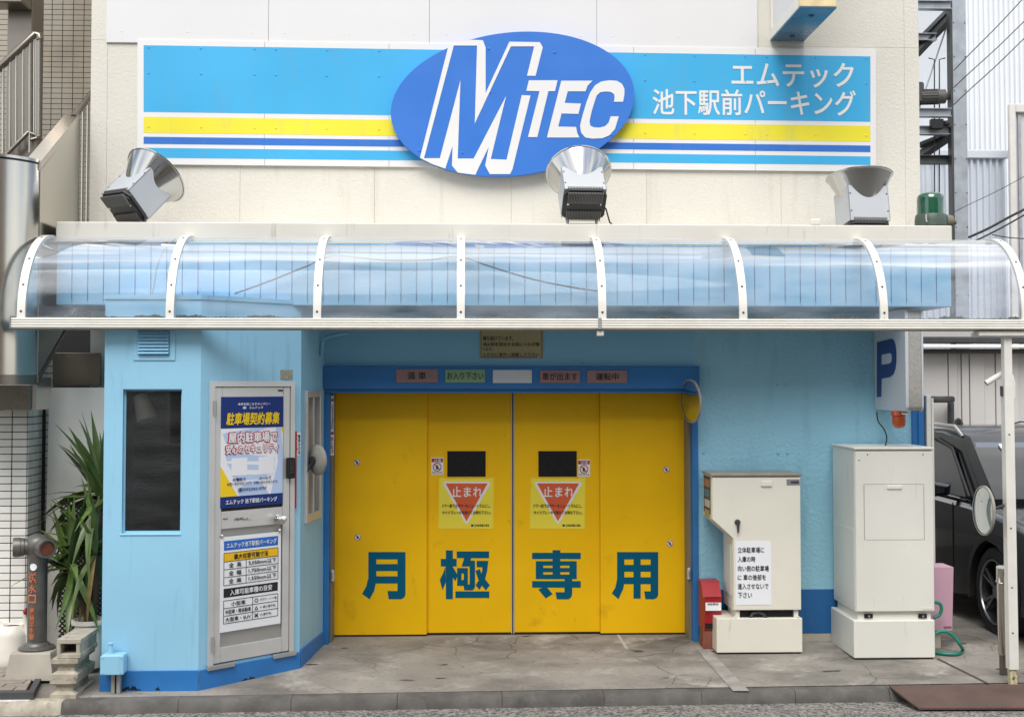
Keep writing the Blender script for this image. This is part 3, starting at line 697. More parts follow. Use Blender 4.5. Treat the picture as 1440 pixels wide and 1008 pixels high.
# stop notices on the door leaves
for li, dx, torn, lab in ((1, 0, False, 'yellow stop notice with red triangle left of the door gap'), (2, 128.6, True, 'yellow stop notice with red triangle and torn left edge right of the door gap')):
    Y = leafs[li][1]; Q = lambda x, y: (x + dx, y)
    t = thing('stop_notice', lab, 'notice', (P(655 + dx, 743, Y).x, Y, P(655, 743, Y).z), group='stop notices on the yellow door')
    pp = [Q(617.5, 671.5), Q(694.5, 671.5), Q(693.5, 743.2), Q(616.5, 743)]
    if torn: pp = [Q(618.5, 672), Q(694.5, 671.5), Q(693.5, 743.2), Q(616.5, 743), Q(617.2, 700), Q(617.5, 686), Q(620, 683), Q(617.8, 680)]
    flatpx(pp, Y, M['sign_yellow'], t, 'sheet', .0015, .0006)
    flatpx([Q(625, 677), Q(687, 677), Q(689.5, 680), Q(659, 733.5), Q(656, 736), Q(653, 733.5), Q(623, 680)], Y, M['print_white'], t, 'triangle_border', .0004, .0024)
    flatpx([Q(624.2, 678.2), Q(688, 678.2), Q(688, 680), Q(657.4, 733.8), Q(654.6, 733.8), Q(624.2, 680)], Y, M['red_print'], t, 'triangle_outline', .0002, .0022)
    flatpx([Q(626.5, 679.3), Q(685.8, 679.3), Q(656, 732.6)], Y, M['sign_red'], t, 'triangle', .0004, .003)
    textpx('止まれ', 635.5 + dx, 684, 678.5 + dx, 698.2, Y, M['print_white'], t, bold=.018, lift=.0042, space=1.12)
    textpx('ドアー前ではギヤーをニュートラルにし、', 622 + dx, 708.2, 690 + dx, 713.6, Y, M['blackprint'], t, bold=.014, lift=.0042)
    textpx('サイドブレーキを掛けてお待ち下さい。', 622 + dx, 717.8, 690 + dx, 723, Y, M['blackprint'], t, bold=.014, lift=.0042)
    textpx('日本駐車機工業会', 667 + dx, 736.6, 688 + dx, 740.2, Y, M['blackprint'], t, bold=.01, lift=.0026)
    p = P(664 + dx, 738.5, Y); g = G(); g.lathe([(0, .0028), (.010, .0028)], 14, Matrix.Translation(p) @ Matrix.Rotation(math.pi / 2, 4, 'X')); obj('emblem', g, M['navy'], t)
# small no entry stickers by the windows
for li, dx, dy, lab in ((1, 0, 0, 'small red and white warning sticker left of the left door window'), (2, 206.3, 3, 'small red and white warning sticker right of the right door window')):
    Y = leafs[li][1]; t = thing('warning_sticker', lab, 'sticker', (P(614 + dx, 667, Y).x, Y, P(614, 667 + dy, Y).z), group='warning stickers beside the door windows')
    q = R(606.5 + dx, 643 + dy, 623.5 + dx, 667 + dy, Y)
    g = G(); g.box(q[0], q[1], Y - .0015, Y - .0005, q[2], q[3]); obj('sheet', g, M['print_white'], t)
    flatpx([(607 + dx, 644.5 + dy), (623 + dx, 644.5 + dy), (623 + dx, 649.5 + dy), (607 + dx, 649.5 + dy)], Y, M['red_print'], t, 'heading_band', .0004, .0018)
    textpx('注意', 610 + dx, 645.3 + dy, 620.5 + dx, 648.8 + dy, Y, M['print_white'], t, bold=.01, lift=.0025)
    p = P(614.8 + dx, 656.5 + dy, Y) + Vector((0, -.002, 0)); RX = Matrix.Translation(p) @ Matrix.Rotation(math.pi / 2, 4, 'X')
    g = G(); g.lathe([(.034, 0), (.027, 0)], 22, RX); k = .024; g.add([p + Vector((u, -.0006, v)) for u, v in ((-.022,.017),(-.017,.022),(.022,-.017),(.017,-.022))], [[3,2,1,0]]); obj('prohibition_ring', g, M['red_print'], t)
    g = G(); g.add([p + Vector((u, -.0003, v)) for u, v in ((-.008,-.018),(.008,-.018),(.012,-.002),(.006,.004),(.004,.016),(-.006,.016),(-.010,.0))], [[0,1,2,3,4,5,6]]); obj('hand_pictogram', g, M['blackprint'], t)
    textpx('手をふれるな', 608 + dx, 662.8 + dy, 622.3 + dx, 665.3 + dy, Y, M['blackprint'], t, bold=.012, lift=.002)

# ------------------------------------------------------------------ awning
aw = thing('awning', 'curved clear plastic awning with white ribs and gutter across the front', 'awning', (P(720, 460, YG).x, YG, P(720, 460, YG).z))
zT = P(700, 334, YF - .12).z; zB = P(700, 448, YG).z; yT = YF - .021
def arc(t, o=0.0): return Vector((0, yT - (yT - YG + o) * math.sin(t), zB + (zT - zB + o) * math.cos(t)))
rx = [P(q, 449, YG).x for q in (30, 239, 446, 648, 847, 1045, 1243, 1442)]
NA = 18
for i, x in enumerate(rx):
    g = G(); hw = .026; rings = []
    for k in range(NA + 1):
        t = math.pi / 2 * k / NA; a = arc(t, .012); b = arc(t, -.012)
        rings.append([Vector((x - hw, a.y, a.z)), Vector((x + hw, a.y, a.z)), Vector((x + hw, b.y, b.z)), Vector((x - hw, b.y, b.z))])
    g.loft(rings); o = obj('rib', g, M['white_alu'], aw, 40)
    for t in (.35, .85, 1.2, 1.5):
        p = arc(t, .012); d = Vector((0, -math.sin(t), math.cos(t))).normalized()
        g = G(); g.lathe([(.008, 0), (.007, .003), (0, .004)], 8, Matrix.Translation(p + Vector((x, 0, 0))) @ d.to_track_quat('Z', 'Y').to_matrix().to_4x4()); obj('screw', g, M['galv_dark'], o, 40)
for a, b in zip(rx, rx[1:]):
    g = G(); rings = []; NX = 6
    for k in range(NA + 1):
        p = arc(math.pi / 2 * k / NA)
        rings.append([Vector((a + .02 + (b - a - .04) * j / NX, p.y, p.z)) for j in range(NX + 1)])
    g.loft(rings, close=False, caps=False); o = obj('pane', g, M['pane'], aw, 60)
    # silt and moss lying in the foot of the pane
    g = G(); n = 130; vs = []; fs = []
    for j in range(n + 1):
        x = a + .035 + (b - a - .07) * j / n; h = .006 + .009 * random.random() ** 2 + .012 * max(0, math.sin(j * .09 + a * 3) + .3 * math.sin(j * .37)); vs += [(x, YG + .012, zB + .0), (x, YG + .015 + .01 * random.random(), zB + h), (x, YG + .05, zB + .001)]
    for j in range(n): fs += [(3*j, 3*j+3, 3*j+4, 3*j+1), (3*j+1, 3*j+4, 3*j+5, 3*j+2)]
    g.add(vs, fs); obj('moss', g, M['algae'], aw, None, 'stuff')
g = G(); x0, x1 = P(17, 455, YG).x, P(1450, 455, YG).x
zg = P(720, 461.5, YG - .03).z; h = zB - zg
prof = [(YG + .05, zB), (YG - .012, zB)]
for k in range(4):
    z1 = zB - h * k / 4; z0 = zB - h * (k + 1) / 4
    prof += [(YG - .022, z1 - .003), (YG - .024, z0 + .005), (YG - .016, z0 + .0025)]
prof += [(YG - .02, zg - .002), (YG + .055, zg - .004), (YG + .055, zB)]
xm = P(843, 455, YG).x
for a, b in ((x0, xm - .001), (xm + .001, x1)):
    g = G(); g.loft([[Vector((a, y, z)) for y, z in prof], [Vector((b, y, z)) for y, z in prof]]); obj('gutter', g, M['white_alu'], aw)
g = G(); g.box(x0 - .006, x0 - .001, YG - .03, YG + .06, zg - .008, zB + .012, .002); obj('gutter_cap', g, M['alu_dirty'], aw)
g = G(); g.box(x0, x1, YG + .056, YG + .085, zg - .012, zg + .02); obj('back_rail', g, M['alu_dirty'], aw)
g = G(); g.box(xm - .012, xm + .012, YG - .027, YG + .04, zg - .006, zB + .006, .002); obj('gutter_joint', g, M['alu_dirty'], aw)
g = G(); p = P(842, 470, YG); g.box(p.x - .012, p.x + .035, YG - .005, YG + .05, zg - .05, zg - .012, .006); obj('drain_spout', g, M['white_alu'], aw)
g = G(); g.box(rx[0] - .03, rx[-1] + .03, yT, YF - .0205 + .0, zT - .03, zT + .006); obj('top_rail', g, M['white_alu'], aw)
# loose wires seen through the awning
def wire(pts, name, lab, r=.006, m='cable', cat='cable', grp=None):
    out = []
    for i in range(len(pts) - 1):                       # Catmull-Rom
        p0 = pts[max(i - 1, 0)]; p1 = pts[i]; p2 = pts[i + 1]; p3 = pts[min(i + 2, len(pts) - 1)]
        for k in range(6):
            t = k / 6; out.append(.5 * ((2 * p1) + (p2 - p0) * t + (2 * p0 - 5 * p1 + 4 * p2 - p3) * t * t + (3 * p1 - p0 - 3 * p2 + p3) * t ** 3))
    out.append(pts[-1]); g = G(); g.tube(out, r, 7)
    return tag(obj(name, g, M[m], None, 60), lab, cat, grp)
V = lambda q, Y: P(q[0], q[1], Y)
wire([V(q, -1.08) for q in ((247, 336), (232, 350), (222, 372), (216, 405), (212, 426))], 'loose_wire', 'pale grey wire hanging behind the second awning pane from the left', .005, 'galv')
wire([V(q, -1.06) for q in ((330, 413), (380, 395), (430, 375), (470, 360), (540, 366), (600, 366), (645, 361), (690, 375), (750, 393), (810, 405), (848, 410))], 'drooping_cable', 'dark cable drooping behind the middle awning panes', .006)
wire([V(q, -.42) for q in ((452, 500), (453, 482), (460, 474), (490, 468))], 'bent_conduit', 'blue bent conduit in the corner above the side of the booth', .012, 'blue_flat', 'conduit')

# ------------------------------------------------------------------ floodlights on the canopy
def floodlight(px, Y, rotx, rotz, lab, h=.24, sc=1.0, base_px=None):
    b = P(px[0], px[1], Y)
    t = thing('floodlight', lab, 'floodlight', b, (0, 0, 0), 'floodlights on the canopy')
    Rm = Matrix.Rotation(rotz, 4, 'Z') @ Matrix.Rotation(-rotx, 4, 'X'); S = Matrix.Scale(sc, 4)
    T = Rm @ S
    # housing: a deep box round the bowl's neck, its upper edges cut by the bowl
    hw, hd, z0 = .152, .128, -.20
    def bowl_r(z): return .05 + .182 * min(1, max(0, (z + .13) / .29)) ** .8
    def bowl_z(r): return -.13 + .29 * max(0, (r - .05) / .182) ** (1 / .8)
    g = G(); n = 12
    for s in (-1, 1):                                   # broad plates, scooped along the bowl
        top = []
        for k in range(n + 1):
            x = -hw + 2 * hw * k / n; top.append(Vector((x, s * hd, min(.06, bowl_z(math.hypot(x, hd)) + .004))))
        pts = [Vector((-hw, s * hd, z0)), Vector((hw, s * hd, z0))] + top[::-1]
        g.prism(pts, (0, -s * .006, 0))
    for s in (-1, 1):
        top = []
        for k in range(n + 1):
            y = -hd + 2 * hd * k / n; top.append(Vector((s * hw, y, min(.06, bowl_z(math.hypot(hw, y)) + .004))))
        g.prism([Vector((s * hw, -hd, z0)), Vector((s * hw, hd, z0))] + top[::-1], (-s * .006, 0, 0))
    g.box(-hw + .001, hw - .001, -hd + .001, hd - .001, z0 + .001, z0 + .012)
    g.xf(T); ho = obj('housing', g, M['lamp_box'], t)
    g = G(); c = .04
    base = [(-hw + c, -hd - .004), (hw - c, -hd - .004), (hw + .003, -hd + c), (hw + .003, hd - c), (hw - c, hd + .004), (-hw + c, hd + .004), (-hw - .003, hd - c), (-hw - .003, -hd + c)]
    g.prism([Vector((x, y, z0 - .001)) for x, y in base], (0, 0, -.022)); g.prism([Vector((x * .9, y * .88, z0 - .0235)) for x, y in base], (0, 0, -.012)); g.xf(T); fb = obj('heat_sink', g, mat('heat sink grey', (52, 52, 53), .5), t)
    g = G()
    for k in range(23):
        x = -hw + .03 + (2 * hw - .06) * k / 22
        for s in (-1, 1): g.box(x - .0026, x + .0026, s * .035, s * (hd - .004), z0 - .050, z0 - .0362)
        for s in (-1, 1): g.box(x - .003, x + .003, s * (hd + .001), s * (hd + .007), z0 + .002, z0 + .02)
    g.xf(T); obj('cooling_fins', g, mat('lamp fins', (120, 120, 118), .4, metal=.5), fb, None, 'stuff')
    for s in (-1, 1):
        for zz in (-.13, .0):
            g = G(); g.lathe([(.006, 0), (.005, .003), (0, .004)], 8, Matrix.Translation((s * (hw - .014), -hd - .0005, zz)) @ Matrix.Rotation(math.pi / 2, 4, 'X')); g.xf(T); obj('screw', g, M['galv_dark'], ho, 40)
        g = G(); g.lathe([(.009, 0), (.008, .006), (0, .008)], 10, Matrix.Translation((s * hw * .78, -.02, z0 - .036)) @ Matrix.Rotation(math.pi, 4, 'X')); g.xf(T); obj('bolt', g, M['chrome'], fb, 40)
    g = G(); pr = [(bowl_r(-.13 + .29 * k / 16), -.13 + .29 * k / 16) for k in range(17)]
    pr += [(.239, .162), (.243, .168), (.239, .174), (.227, .168)] + [(max(.03, r - .006), z + .004) for r, z in pr[::-1]]
    g.lathe(pr, 48); g.xf(T); obj('reflector', g, M['reflector'], t, 40)
    g = G(); g.lathe([(0, .16), (.224, .16), (.224, .156), (0, .156)], 48); g.xf(T); obj('lens', g, M['window_glass'], t, 40)
    # yoke down to the canopy
    pv = [T @ Vector((s * .105, .05, -.12)) for s in (-1, 1)]
    zc = CT + .004 - b.z
    g = G()
    for p_, s in zip(pv, (-1, 1)):
        g.tube([p_, Vector((p_.x, p_.y, zc))], .011, 6)
    g.tube([Vector((pv[0].x, pv[0].y, zc + .012)), Vector((pv[1].x, pv[1].y, zc + .012))], .012, 6)
    obj('yoke', g, M['galv'], t)
    q = T @ Vector((hw * .8, -.02, z0 - .04)); g = G(); g.tube([q, q + Vector((.03, -.01, -.03)), Vector((q.x + .06, q.y + .02, zc + .02)), Vector((q.x + .09, q.y + .05, zc))], .006, 6); obj('power_cable', g, M['cable'], t, 60)
    return t
M['reflector'] = mat('spun aluminium', (186, 186, 184), .13, metal=1)
YLp = YF + .22
floodlight((200, 266), YLp, math.radians(46), math.radians(-38), 'silver floodlight tilted to the right at the left end of the canopy')
floodlight((817, 262), YLp, math.radians(44), math.radians(3), 'silver floodlight aimed at the oval logo in the canopy middle')
floodlight((1211, 280), YLp, math.radians(10), math.radians(6), 'silver floodlight standing upright near the green beacon')

# green beacon
yb2 = YF + .3; p = P(1309, 316, yb2); bc = thing('beacon', 'green rotating beacon light at the right end of the canopy', 'beacon', (p.x, yb2, CT))
s = 1.1 / (F / (yb2 + 10)); z0 = CT + .001
g = G(); g.lathe([(0, z0), (20*s, z0), (20*s, z0 + 3*s), (0, z0 + 3*s)], 24, Matrix.Translation((p.x, yb2, 0))); obj('foot', g, M['white_alu'], bc, 40)
g = G(); g.lathe([(16*s, z0 + 3*s), (20*s, z0 + 6*s), (20.5*s, z0 + 12*s), (19.5*s, z0 + 19*s), (18.5*s, z0 + 21*s), (0, z0 + 21*s)], 28, Matrix.Translation((p.x, yb2, 0))); obj('base', g, mat('grey green paint', (72, 88, 80), .5, var=.1, vs=20), bc, 40)
g = G(); g.lathe([(17.5*s, z0 + 20.9*s), (17.5*s, z0 + 40*s), (16.8*s, z0 + 45*s), (14*s, z0 + 48*s), (8*s, z0 + 49.5*s), (0, z0 + 50*s)], 32, Matrix.Translation((p.x, yb2, 0))); obj('lens', g, M['green_lens'], bc, 50)
g = G(); g.cyl((p.x + 19*s, yb2, z0 + 13*s), (p.x + 28*s, yb2, z0 + 13*s), 9*s, 7*s, 16); g.cyl((p.x + 28*s, yb2, z0 + 13*s), (p.x + 33*s, yb2 + .02, z0 + 11*s), 4*s, 3.5*s, 12); obj('cable_entry', g, M['olive'], bc, 50)
g = G(); g.box(p.x - 14*s, p.x - 11*s, yb2 - 21.5*s, yb2 - 19*s, z0 + 9*s, z0 + 19*s, .003); obj('clip', g, M['chrome'], bc)

# ------------------------------------------------------------------ attendant booth
xA, xB = P(144, 800, YB).x, P(280, 800, YB).x
Bp = Vector((xB, YB, 0)); Cp = PZ(421, 938, -.03); Cp.z = 0; Dp = Vector((P(455, 800, YW).x, YW, 0))
BT = P(200, 421, YB).z; bz = gz(YB) - .02
bt = thing('attendant_booth', 'light blue attendant booth with window, aluminium door and blue plinth', 'booth', ((xA + xB) / 2, YB + .6, gz(YB)))
wq = R(172, 547, 255, 750, YB)
wl = obj('wall', G().box(xA, wq[0], YB, YB + .06, bz, BT).box(wq[1], xB, YB, YB + .06, bz, BT).box(wq[0], wq[1], YB, YB + .06, bz, wq[2]).box(wq[0], wq[1], YB, YB + .06, wq[3], BT), M['booth'], bt)
g = G(); g.box(xA + .0, xA + .06, YB + .0605, YW - .001, bz, BT); obj('wall', g, M['booth'], bt)
def frame_of(a, b):
    u = (b - a).normalized(); nin = Vector((-u.y, u.x, 0))      # inward
    return Matrix(((u.x, nin.x, 0, a.x), (u.y, nin.y, 0, a.y), (0, 0, 1, 0), (0, 0, 0, 1))), u, nin, (b - a).length
MB_, uB, nB, lB = frame_of(Bp, Cp)
MC_, uC, nC, lC = frame_of(Cp, Dp)
def DU(px, py): q = PPL(px, py, Bp, nB); return (q - Bp).dot(uB), q.z
def SU(px, py): q = PPL(px, py, Cp, nC); return (q - Cp).dot(uC), q.z
d0, d1 = DU(293, 700)[0], DU(412, 700)[0]; dzt = DU(296, 536)[1]; dzb = DU(290, 936)[1]
d1 = min(d1, lB - .03)
g = G(); g.box(.0, d0, 0, .06, bz, BT); g.box(d1, lB, 0, .06, bz, BT); g.box(d0, d1, 0, .06, dzt, BT); g.box(d0, d1, 0, .06, bz, dzb); g.xf(MB_); obj('wall', g, M['booth'], bt)
s0 = [SU(428, 640)[0], SU(449, 640)[0], SU(428, 736)[1], SU(428, 549)[1]]
s0[0] = max(.03, s0[0]); s0[1] = min(lC - .03, s0[1])
g = G(); g.box(0, s0[0], 0, .05, bz, BT); g.box(s0[1], lC, 0, .05, bz, BT); g.box(s0[0], s0[1], 0, .05, bz, s0[2]); g.box(s0[0], s0[1], 0, .05, s0[3], BT); g.xf(MC_); obj('wall', g, M['booth'], bt)
g = G(); g.prism([Vector((xA - .01, YB - .01, BT + .001)), Vector((xB, YB - .01, BT + .001)), Cp + Vector((.01, 0, BT + .001)), Vector((Dp.x, YW - .001, BT + .001)), Vector((xA - .01, YW - .001, BT + .001))], (0, 0, .03)); obj('roof', g, M['booth'], bt)
# plinth, a centimetre proud
ph = P(200, 942, YB).z
g = G(); g.box(xA - .01, xB + .002, YB - .012, YB - .001, bz, ph, .003); obj('plinth', g, M['plinth'], bt)
g = G(); g.box(.004, lB, -.012, -.001, bz, ph - .002, .003); g.xf(MB_); obj('plinth', g, M['plinth'], bt)
g = G(); g.box(.004, lC, -.012, -.001, bz, ph + .01, .003); g.xf(MC_); obj('plinth', g, M['plinth'], bt)
# flaked paint at the foot of the plinth
rc_ = random.Random(5)
def chip(frame, u0, u1, v0, v1):
    n = 14; top = [frame(u0 + (u1 - u0) * k / n, v0 + (v1 - v0) * rc_.uniform(.15, 1) * math.sin(math.pi * (k + .5) / (n + 1)), .0132) for k in range(n + 1)]
    bot = [frame(u0 + (u1 - u0) * k / n, v0 + (v1 - v0) * rc_.uniform(-.15, .1), .0132) for k in range(n + 1)][::-1]
    g = G(); g.poly(bot[::-1] + top[::-1]); obj('paint_chip', g, M['black'], bt)
fF = lambda u, v, d: Vector((u, YB - d, v))
q_ = R(172, 962, 199, 969, YB); chip(fF, q_[0], q_[1], q_[2], q_[3]); q_ = R(219, 964, 226, 969, YB); chip(fF, q_[0], q_[1], q_[2], q_[3])
fD0 = lambda u, v, d: Bp + uB * u - nB * d + Vector((0, 0, v))
a_ = DU(338, 957); b_0 = DU(358, 949); chip(fD0, a_[0], b_0[0], a_[1], b_0[1] + .01)
# front window: reveal, frame, glass, blind
wi = obj('window_frame', G().box(wq[0], wq[0] + .012, YB + .035, YB + .055, wq[2], wq[3]).box(wq[1] - .012, wq[1], YB + .035, YB + .055, wq[2], wq[3]).box(wq[0] + .0121, wq[1] - .0121, YB + .035, YB + .055, wq[2], wq[2] + .014).box(wq[0] + .0121, wq[1] - .0121, YB + .035, YB + .055, wq[3] - .012, wq[3]), M['booth'], bt)
g = G(); g.box(wq[0] + .0122, wq[1] - .0122, YB + .042, YB + .046, wq[2] + .0142, wq[3] - .0122); obj('window_pane', g, M['window_glass'], bt)
g = G(); g.box(wq[0] - .012, wq[1] + .002, YB - .006, YB + .034, wq[2] - .012, wq[2] - .0005, .003); obj('sill', g, M['booth'], bt)
g = G(); z = wq[2] + .02
while z < wq[3] - .01:
    g.add([(wq[0] - .01, YB + .30, z), (wq[1] + .03, YB + .30, z), (wq[1] + .03, YB + .316, z + .010), (wq[0] - .01, YB + .316, z + .010)], [(0, 1, 2, 3)]); z += .0145
obj('blind', g, mat('grey blind slats', (96, 92, 86), .6), bt)
g = G(); g.box(xA + .07, xB - .05, YB + .5, YB + .52, bz, BT - .02); obj('inner_wall', g, mat('dim inner wall', (84, 80, 74), .8), bt)
# vent with louvres
vq = R(188, 452, 247, 507, YB)
vt = obj('vent_frame', G().box(vq[0], vq[1], YB - .008, YB - .0005, vq[2], vq[3], .003), M['booth'], bt)
vi = R(194.5, 455, 239, 499.5, YB)
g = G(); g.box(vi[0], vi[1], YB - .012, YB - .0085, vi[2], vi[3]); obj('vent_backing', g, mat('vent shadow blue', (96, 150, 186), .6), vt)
for k in range(9):
    z = vi[2] + .01 + (vi[3] - vi[2] - .012) * k / 9
    g = G(); g.add([(vi[0] + .004, YB - .032, z), (vi[1] - .004, YB - .032, z), (vi[1] - .004, YB - .0125, z + .02), (vi[0] + .004, YB - .0125, z + .02), (vi[0] + .004, YB - .0125, z + .014), (vi[1] - .004, YB - .0125, z + .014)], [(0, 1, 2, 3), (1, 0, 4, 5), (0, 3, 4), (1, 5, 2)]); obj('slat', g, M['booth'], vt)
# junction box at the foot
jb = thing('junction_box', 'light blue painted junction box on legs at the booth corner', 'junction box', (P(160, 960, YB).x, YB - .07, gz(YB)))
q = R(142, 921, 173, 949, YB - .12)
g = G(); g.box(q[0], q[1], YB - .12, YB - .014, q[2], q[3], .006); o = obj('box', g, M['booth'], jb)
g = G(); g.box(q[0] - .004, q[1] + .004, YB - .126, YB - .1205, q[2] + .004, q[3] - .004, .002); obj('lid', g, M['booth'], jb)
for a, b in ((q[0] + .012, q[2] + .016), (q[1] - .012, q[2] + .016), (q[0] + .012, q[3] - .016), (q[1] - .012, q[3] - .016)):
    g = G(); g.lathe([(.005, 0), (.004, .003), (0, .003)], 8, Matrix.Translation((a, YB - .1262, b)) @ Matrix.Rotation(math.pi / 2, 4, 'X')); obj('screw', g, M['blue_flat'], jb, 40)
xx = q[0] + .045; g = G(); g.cyl((xx, YB - .06, q[3]), (xx, YB - .06, q[3] + .06), .016, n=12); g.cyl((xx, YB - .06, q[3] + .06), (xx, YB - .06, q[3] + .068), .02, n=12); obj('conduit', g, M['booth'], jb, 40)
for dx in (.05, .085):
    g = G(); g.box(q[0] + dx, q[0] + dx + .024, YB - .07, YB - .03, gz(YB) - .002, q[2] - .0005, .003); obj('leg', g, M['alu_dirty'], jb)
# white spotlight seen inside the window
sp = thing('spotlight', 'white spotlight hanging inside the booth window', 'spotlight', P(203, 572, YB + .18))
p0 = P(198, 556, YB + .15); p1 = P(207, 590, YB + .12)
g = G(); g.lathe([(.0, 0), (.05, 0), (.062, .1), (.068, .17), (.072, .175), (.066, .18), (0, .17)], 22, Matrix.Translation(p0) @ (p1 - p0).to_track_quat('Z', 'Y').to_matrix().to_4x4()); obj('shade', g, M['jug'], sp, 40)
g = G(); a = P(206, 551, YB + .18); g.box(a.x - .05, a.x + .05, YB + .14, YB + .22, a.z, a.z + .03, .008); g.tube([a, p0.lerp(p1, .3)], .008, 6); obj('bracket', g, M['jug'], sp)

# aluminium door on the splayed side
dr = obj('door_frame', G().box(d0, d0 + .035, -.02, .05, dzb, dzt).box(d1 - .035, d1, -.02, .05, dzb, dzt).box(d0 + .0351, d1 - .0351, -.02, .05, dzt - .035, dzt).xf(MB_), M['alu'], bt)
e0, e1 = d0 + .038, d1 - .038; ezt = dzt - .038; ezb = dzb + .006
st_ = .055; za = DU(300, 720)[1]; zb2 = DU(300, 745)[1]
g = G(); g.box(e0, e0 + st_, -.012, .03, ezb, ezt, .003); g.box(e1 - st_, e1, -.012, .03, ezb, ezt, .003)
g.box(e0 + st_ + .0005, e1 - st_ - .0005, -.011, .03, ezt - .085, ezt, .003); g.box(e0 + st_ + .0005, e1 - st_ - .0005, -.011, .03, zb2, za, .003); g.box(e0 + st_ + .0005, e1 - st_ - .0005, -.011, .03, ezb, ezb + .10, .003)
g.xf(MB_); dl = obj('door_leaf', g, M['alu'], bt)
g = G(); g.box(e0 + st_ + .001, e1 - st_ - .001, .004, .012, za + .0005, ezt - .0855); g.xf(MB_); obj('upper_pane', g, mat('dark door pane', (26, 27, 30), .12), dl)
g = G(); g.box(e0 + st_ + .001, e1 - st_ - .001, .004, .012, ezb + .1005, zb2 - .0005); g.xf(MB_); obj('lower_panel', g, M['alu_dirty'], dl)
ku, kz = DU(389, 729)
g = G(); g.lathe([(.033, 0), (.033, .006), (.014, .01), (.014, .035), (.03, .045), (.034, .06), (.028, .072), (0, .076)], 22, MB_ @ Matrix.Translation((min(ku, e1 - .03), -.0122, kz)) @ Matrix.Rotation(math.pi / 2, 4, 'X')); obj('door_knob', g, M['chrome'], dl, 40)
for py in (574, 905):
    z = DU(298, py)[1]; g = G(); g.cyl(MB_ @ Vector((d0 + .03, -.028, z - .05)), MB_ @ Vector((d0 + .03, -.028, z + .05)), .009, n=10); obj('hinge', g, M['alu_dirty'], dl, 40)
u, z = DU(393, 549); g = G(); g.box(u - .02, u + .02, -.0135, -.0122, z - .006, z + .006); g.xf(MB_); obj('maker_plate', g, M['blackprint'], dl)
for (x0_, y0_, x1_, y1_) in ((312, 731, 319, 727), (328, 732, 347, 727), (331, 729.5, 340, 726.5), (341, 731.5, 352, 729.5)):
    a_, b_0 = DU(x0_, y0_), DU(x1_, y1_); n = 8; g = G()
    g.poly([fD0(a_[0] + (b_0[0] - a_[0]) * k / n, a_[1] + (b_0[1] - a_[1]) * rc_.uniform(0, .35), .0128) for k in range(n + 1)] + [fD0(a_[0] + (b_0[0] - a_[0]) * k / n, a_[1] + (b_0[1] - a_[1]) * rc_.uniform(.45, 1), .0128) for k in range(n, -1, -1)]); obj('scuff_mark', g, M['scuff'], dl)
# door trim: worn sill cover, red strip
u0_, u1_ = DU(292, 936)[0], DU(328, 931)[0]
g = G(); g.box(d0 - .01, d0 + .2, -.028, -.0135, dzb - .03, dzb - .001, .003); g.xf(MB_); obj('sill_strip', g, M['alu_dirty'], bt); g = G(); g.box(d1 - .17, d1 + .02, -.028, -.0135, dzb - .03, dzb - .001, .003); g.xf(MB_); obj('sill_strip', g, M['alu_dirty'], bt)
z0, z1 = DU(412, 714)[1], DU(412, 606)[1]
g = G(); g.box(d1 + .0005, d1 + .014, -.024, -.0005, z0, z1, .002); g.xf(MB_); obj('red_strip', g, M['red'], bt)
z0, z1 = DU(405, 672)[1], DU(405, 643)[1]; u = min(DU(404, 657)[0], d1 - .03)
kp = obj('keypad', G().box(u - .028, u + .028, -.055, -.0205, z0, z1, .005).xf(MB_), M['dark_seal'], bt)
g = G()
for i in range(6):
    for j in range(2): g.box(u - .016 + j * .018, u - .004 + j * .018, -.058, -.0552, z1 - .026 - i * .016, z1 - .016 - i * .016)
g.xf(MB_); obj('keys', g, M['galv_dark'], kp)
# small door plates
u0, z1 = DU(394, 520); u1, z0 = DU(411, 533)
g = G(); g.box(u0, min(u1, lB - .005), -.004, -.0008, z0, z1); g.xf(MB_); tag(obj('name_plate', g, mat('grey label plate', (150, 146, 128), .5, var=.3, vs=60)), 'small grey label plate above the booth door corner', 'plate')
fD = lambda u, v, d: Bp + uB * u - nB * d + Vector((0, 0, v))
u0, z1 = DU(414.5, 609); u1, z0 = DU(424.5, 640)
u1 = min(u1, lB - .002)
ws = thing('white_sticker', 'narrow white sticker with vertical writing on the booth corner', 'sticker', fD(u0, z0, 0))
g = G(); g.box(u0, u1, -.0025, -.0008, z0, z1); g.xf(MB_); obj('sheet', g, M['poster_white'], ws)
for k, s in enumerate(('御\n用\nの\n方\nは', 'ボ\nタ\nン\nを\n押\nす')):
    uu = u1 - (u1 - u0) * (.45 + .47 * k); lettering(s, fD, uu, uu + (u1 - u0) * .34, z0 + .01, z1 - .01, M['blackprint'], ws, bold=.03, lift=.0035)

# recruiting poster in the upper pane
POS = {}
def DR(x0, y0, x1, y1):                                 # pixel box on the door -> u0,u1,z0,z1, heights read at its left edge
    u0, z1 = DU(x0, y0); _, z0 = DU(x0, y1); u1 = DU(x1, (y0 + y1) / 2)[0]; return u0, u1, z0, z1
pq = DR(309, 558, 396, 714.5); pq = (max(pq[0], e0 + .02), min(pq[1], e1 - .02), pq[2], pq[3])
po = thing('parking_poster', 'navy and white parking contract poster on the upper door pane', 'poster', fD(pq[0], pq[2], 0))
PU = lambda a: pq[0] + (pq[1] - pq[0]) * a; PV = lambda b: pq[3] - (pq[3] - pq[2]) * b
def ppoly(pts, m_, lift, name):
    g = G(); g.prism([fD(PU(a), PV(b), lift) for a, b in pts], -nB * .0003); obj(name, g, M[m_], po)
def ptext(s, a0, b0, a1, b1, m_, lift=.0195, **k): lettering(s, fD, PU(a0), PU(a1), PV(b1), PV(b0), M[m_], po, lift=lift, **k)
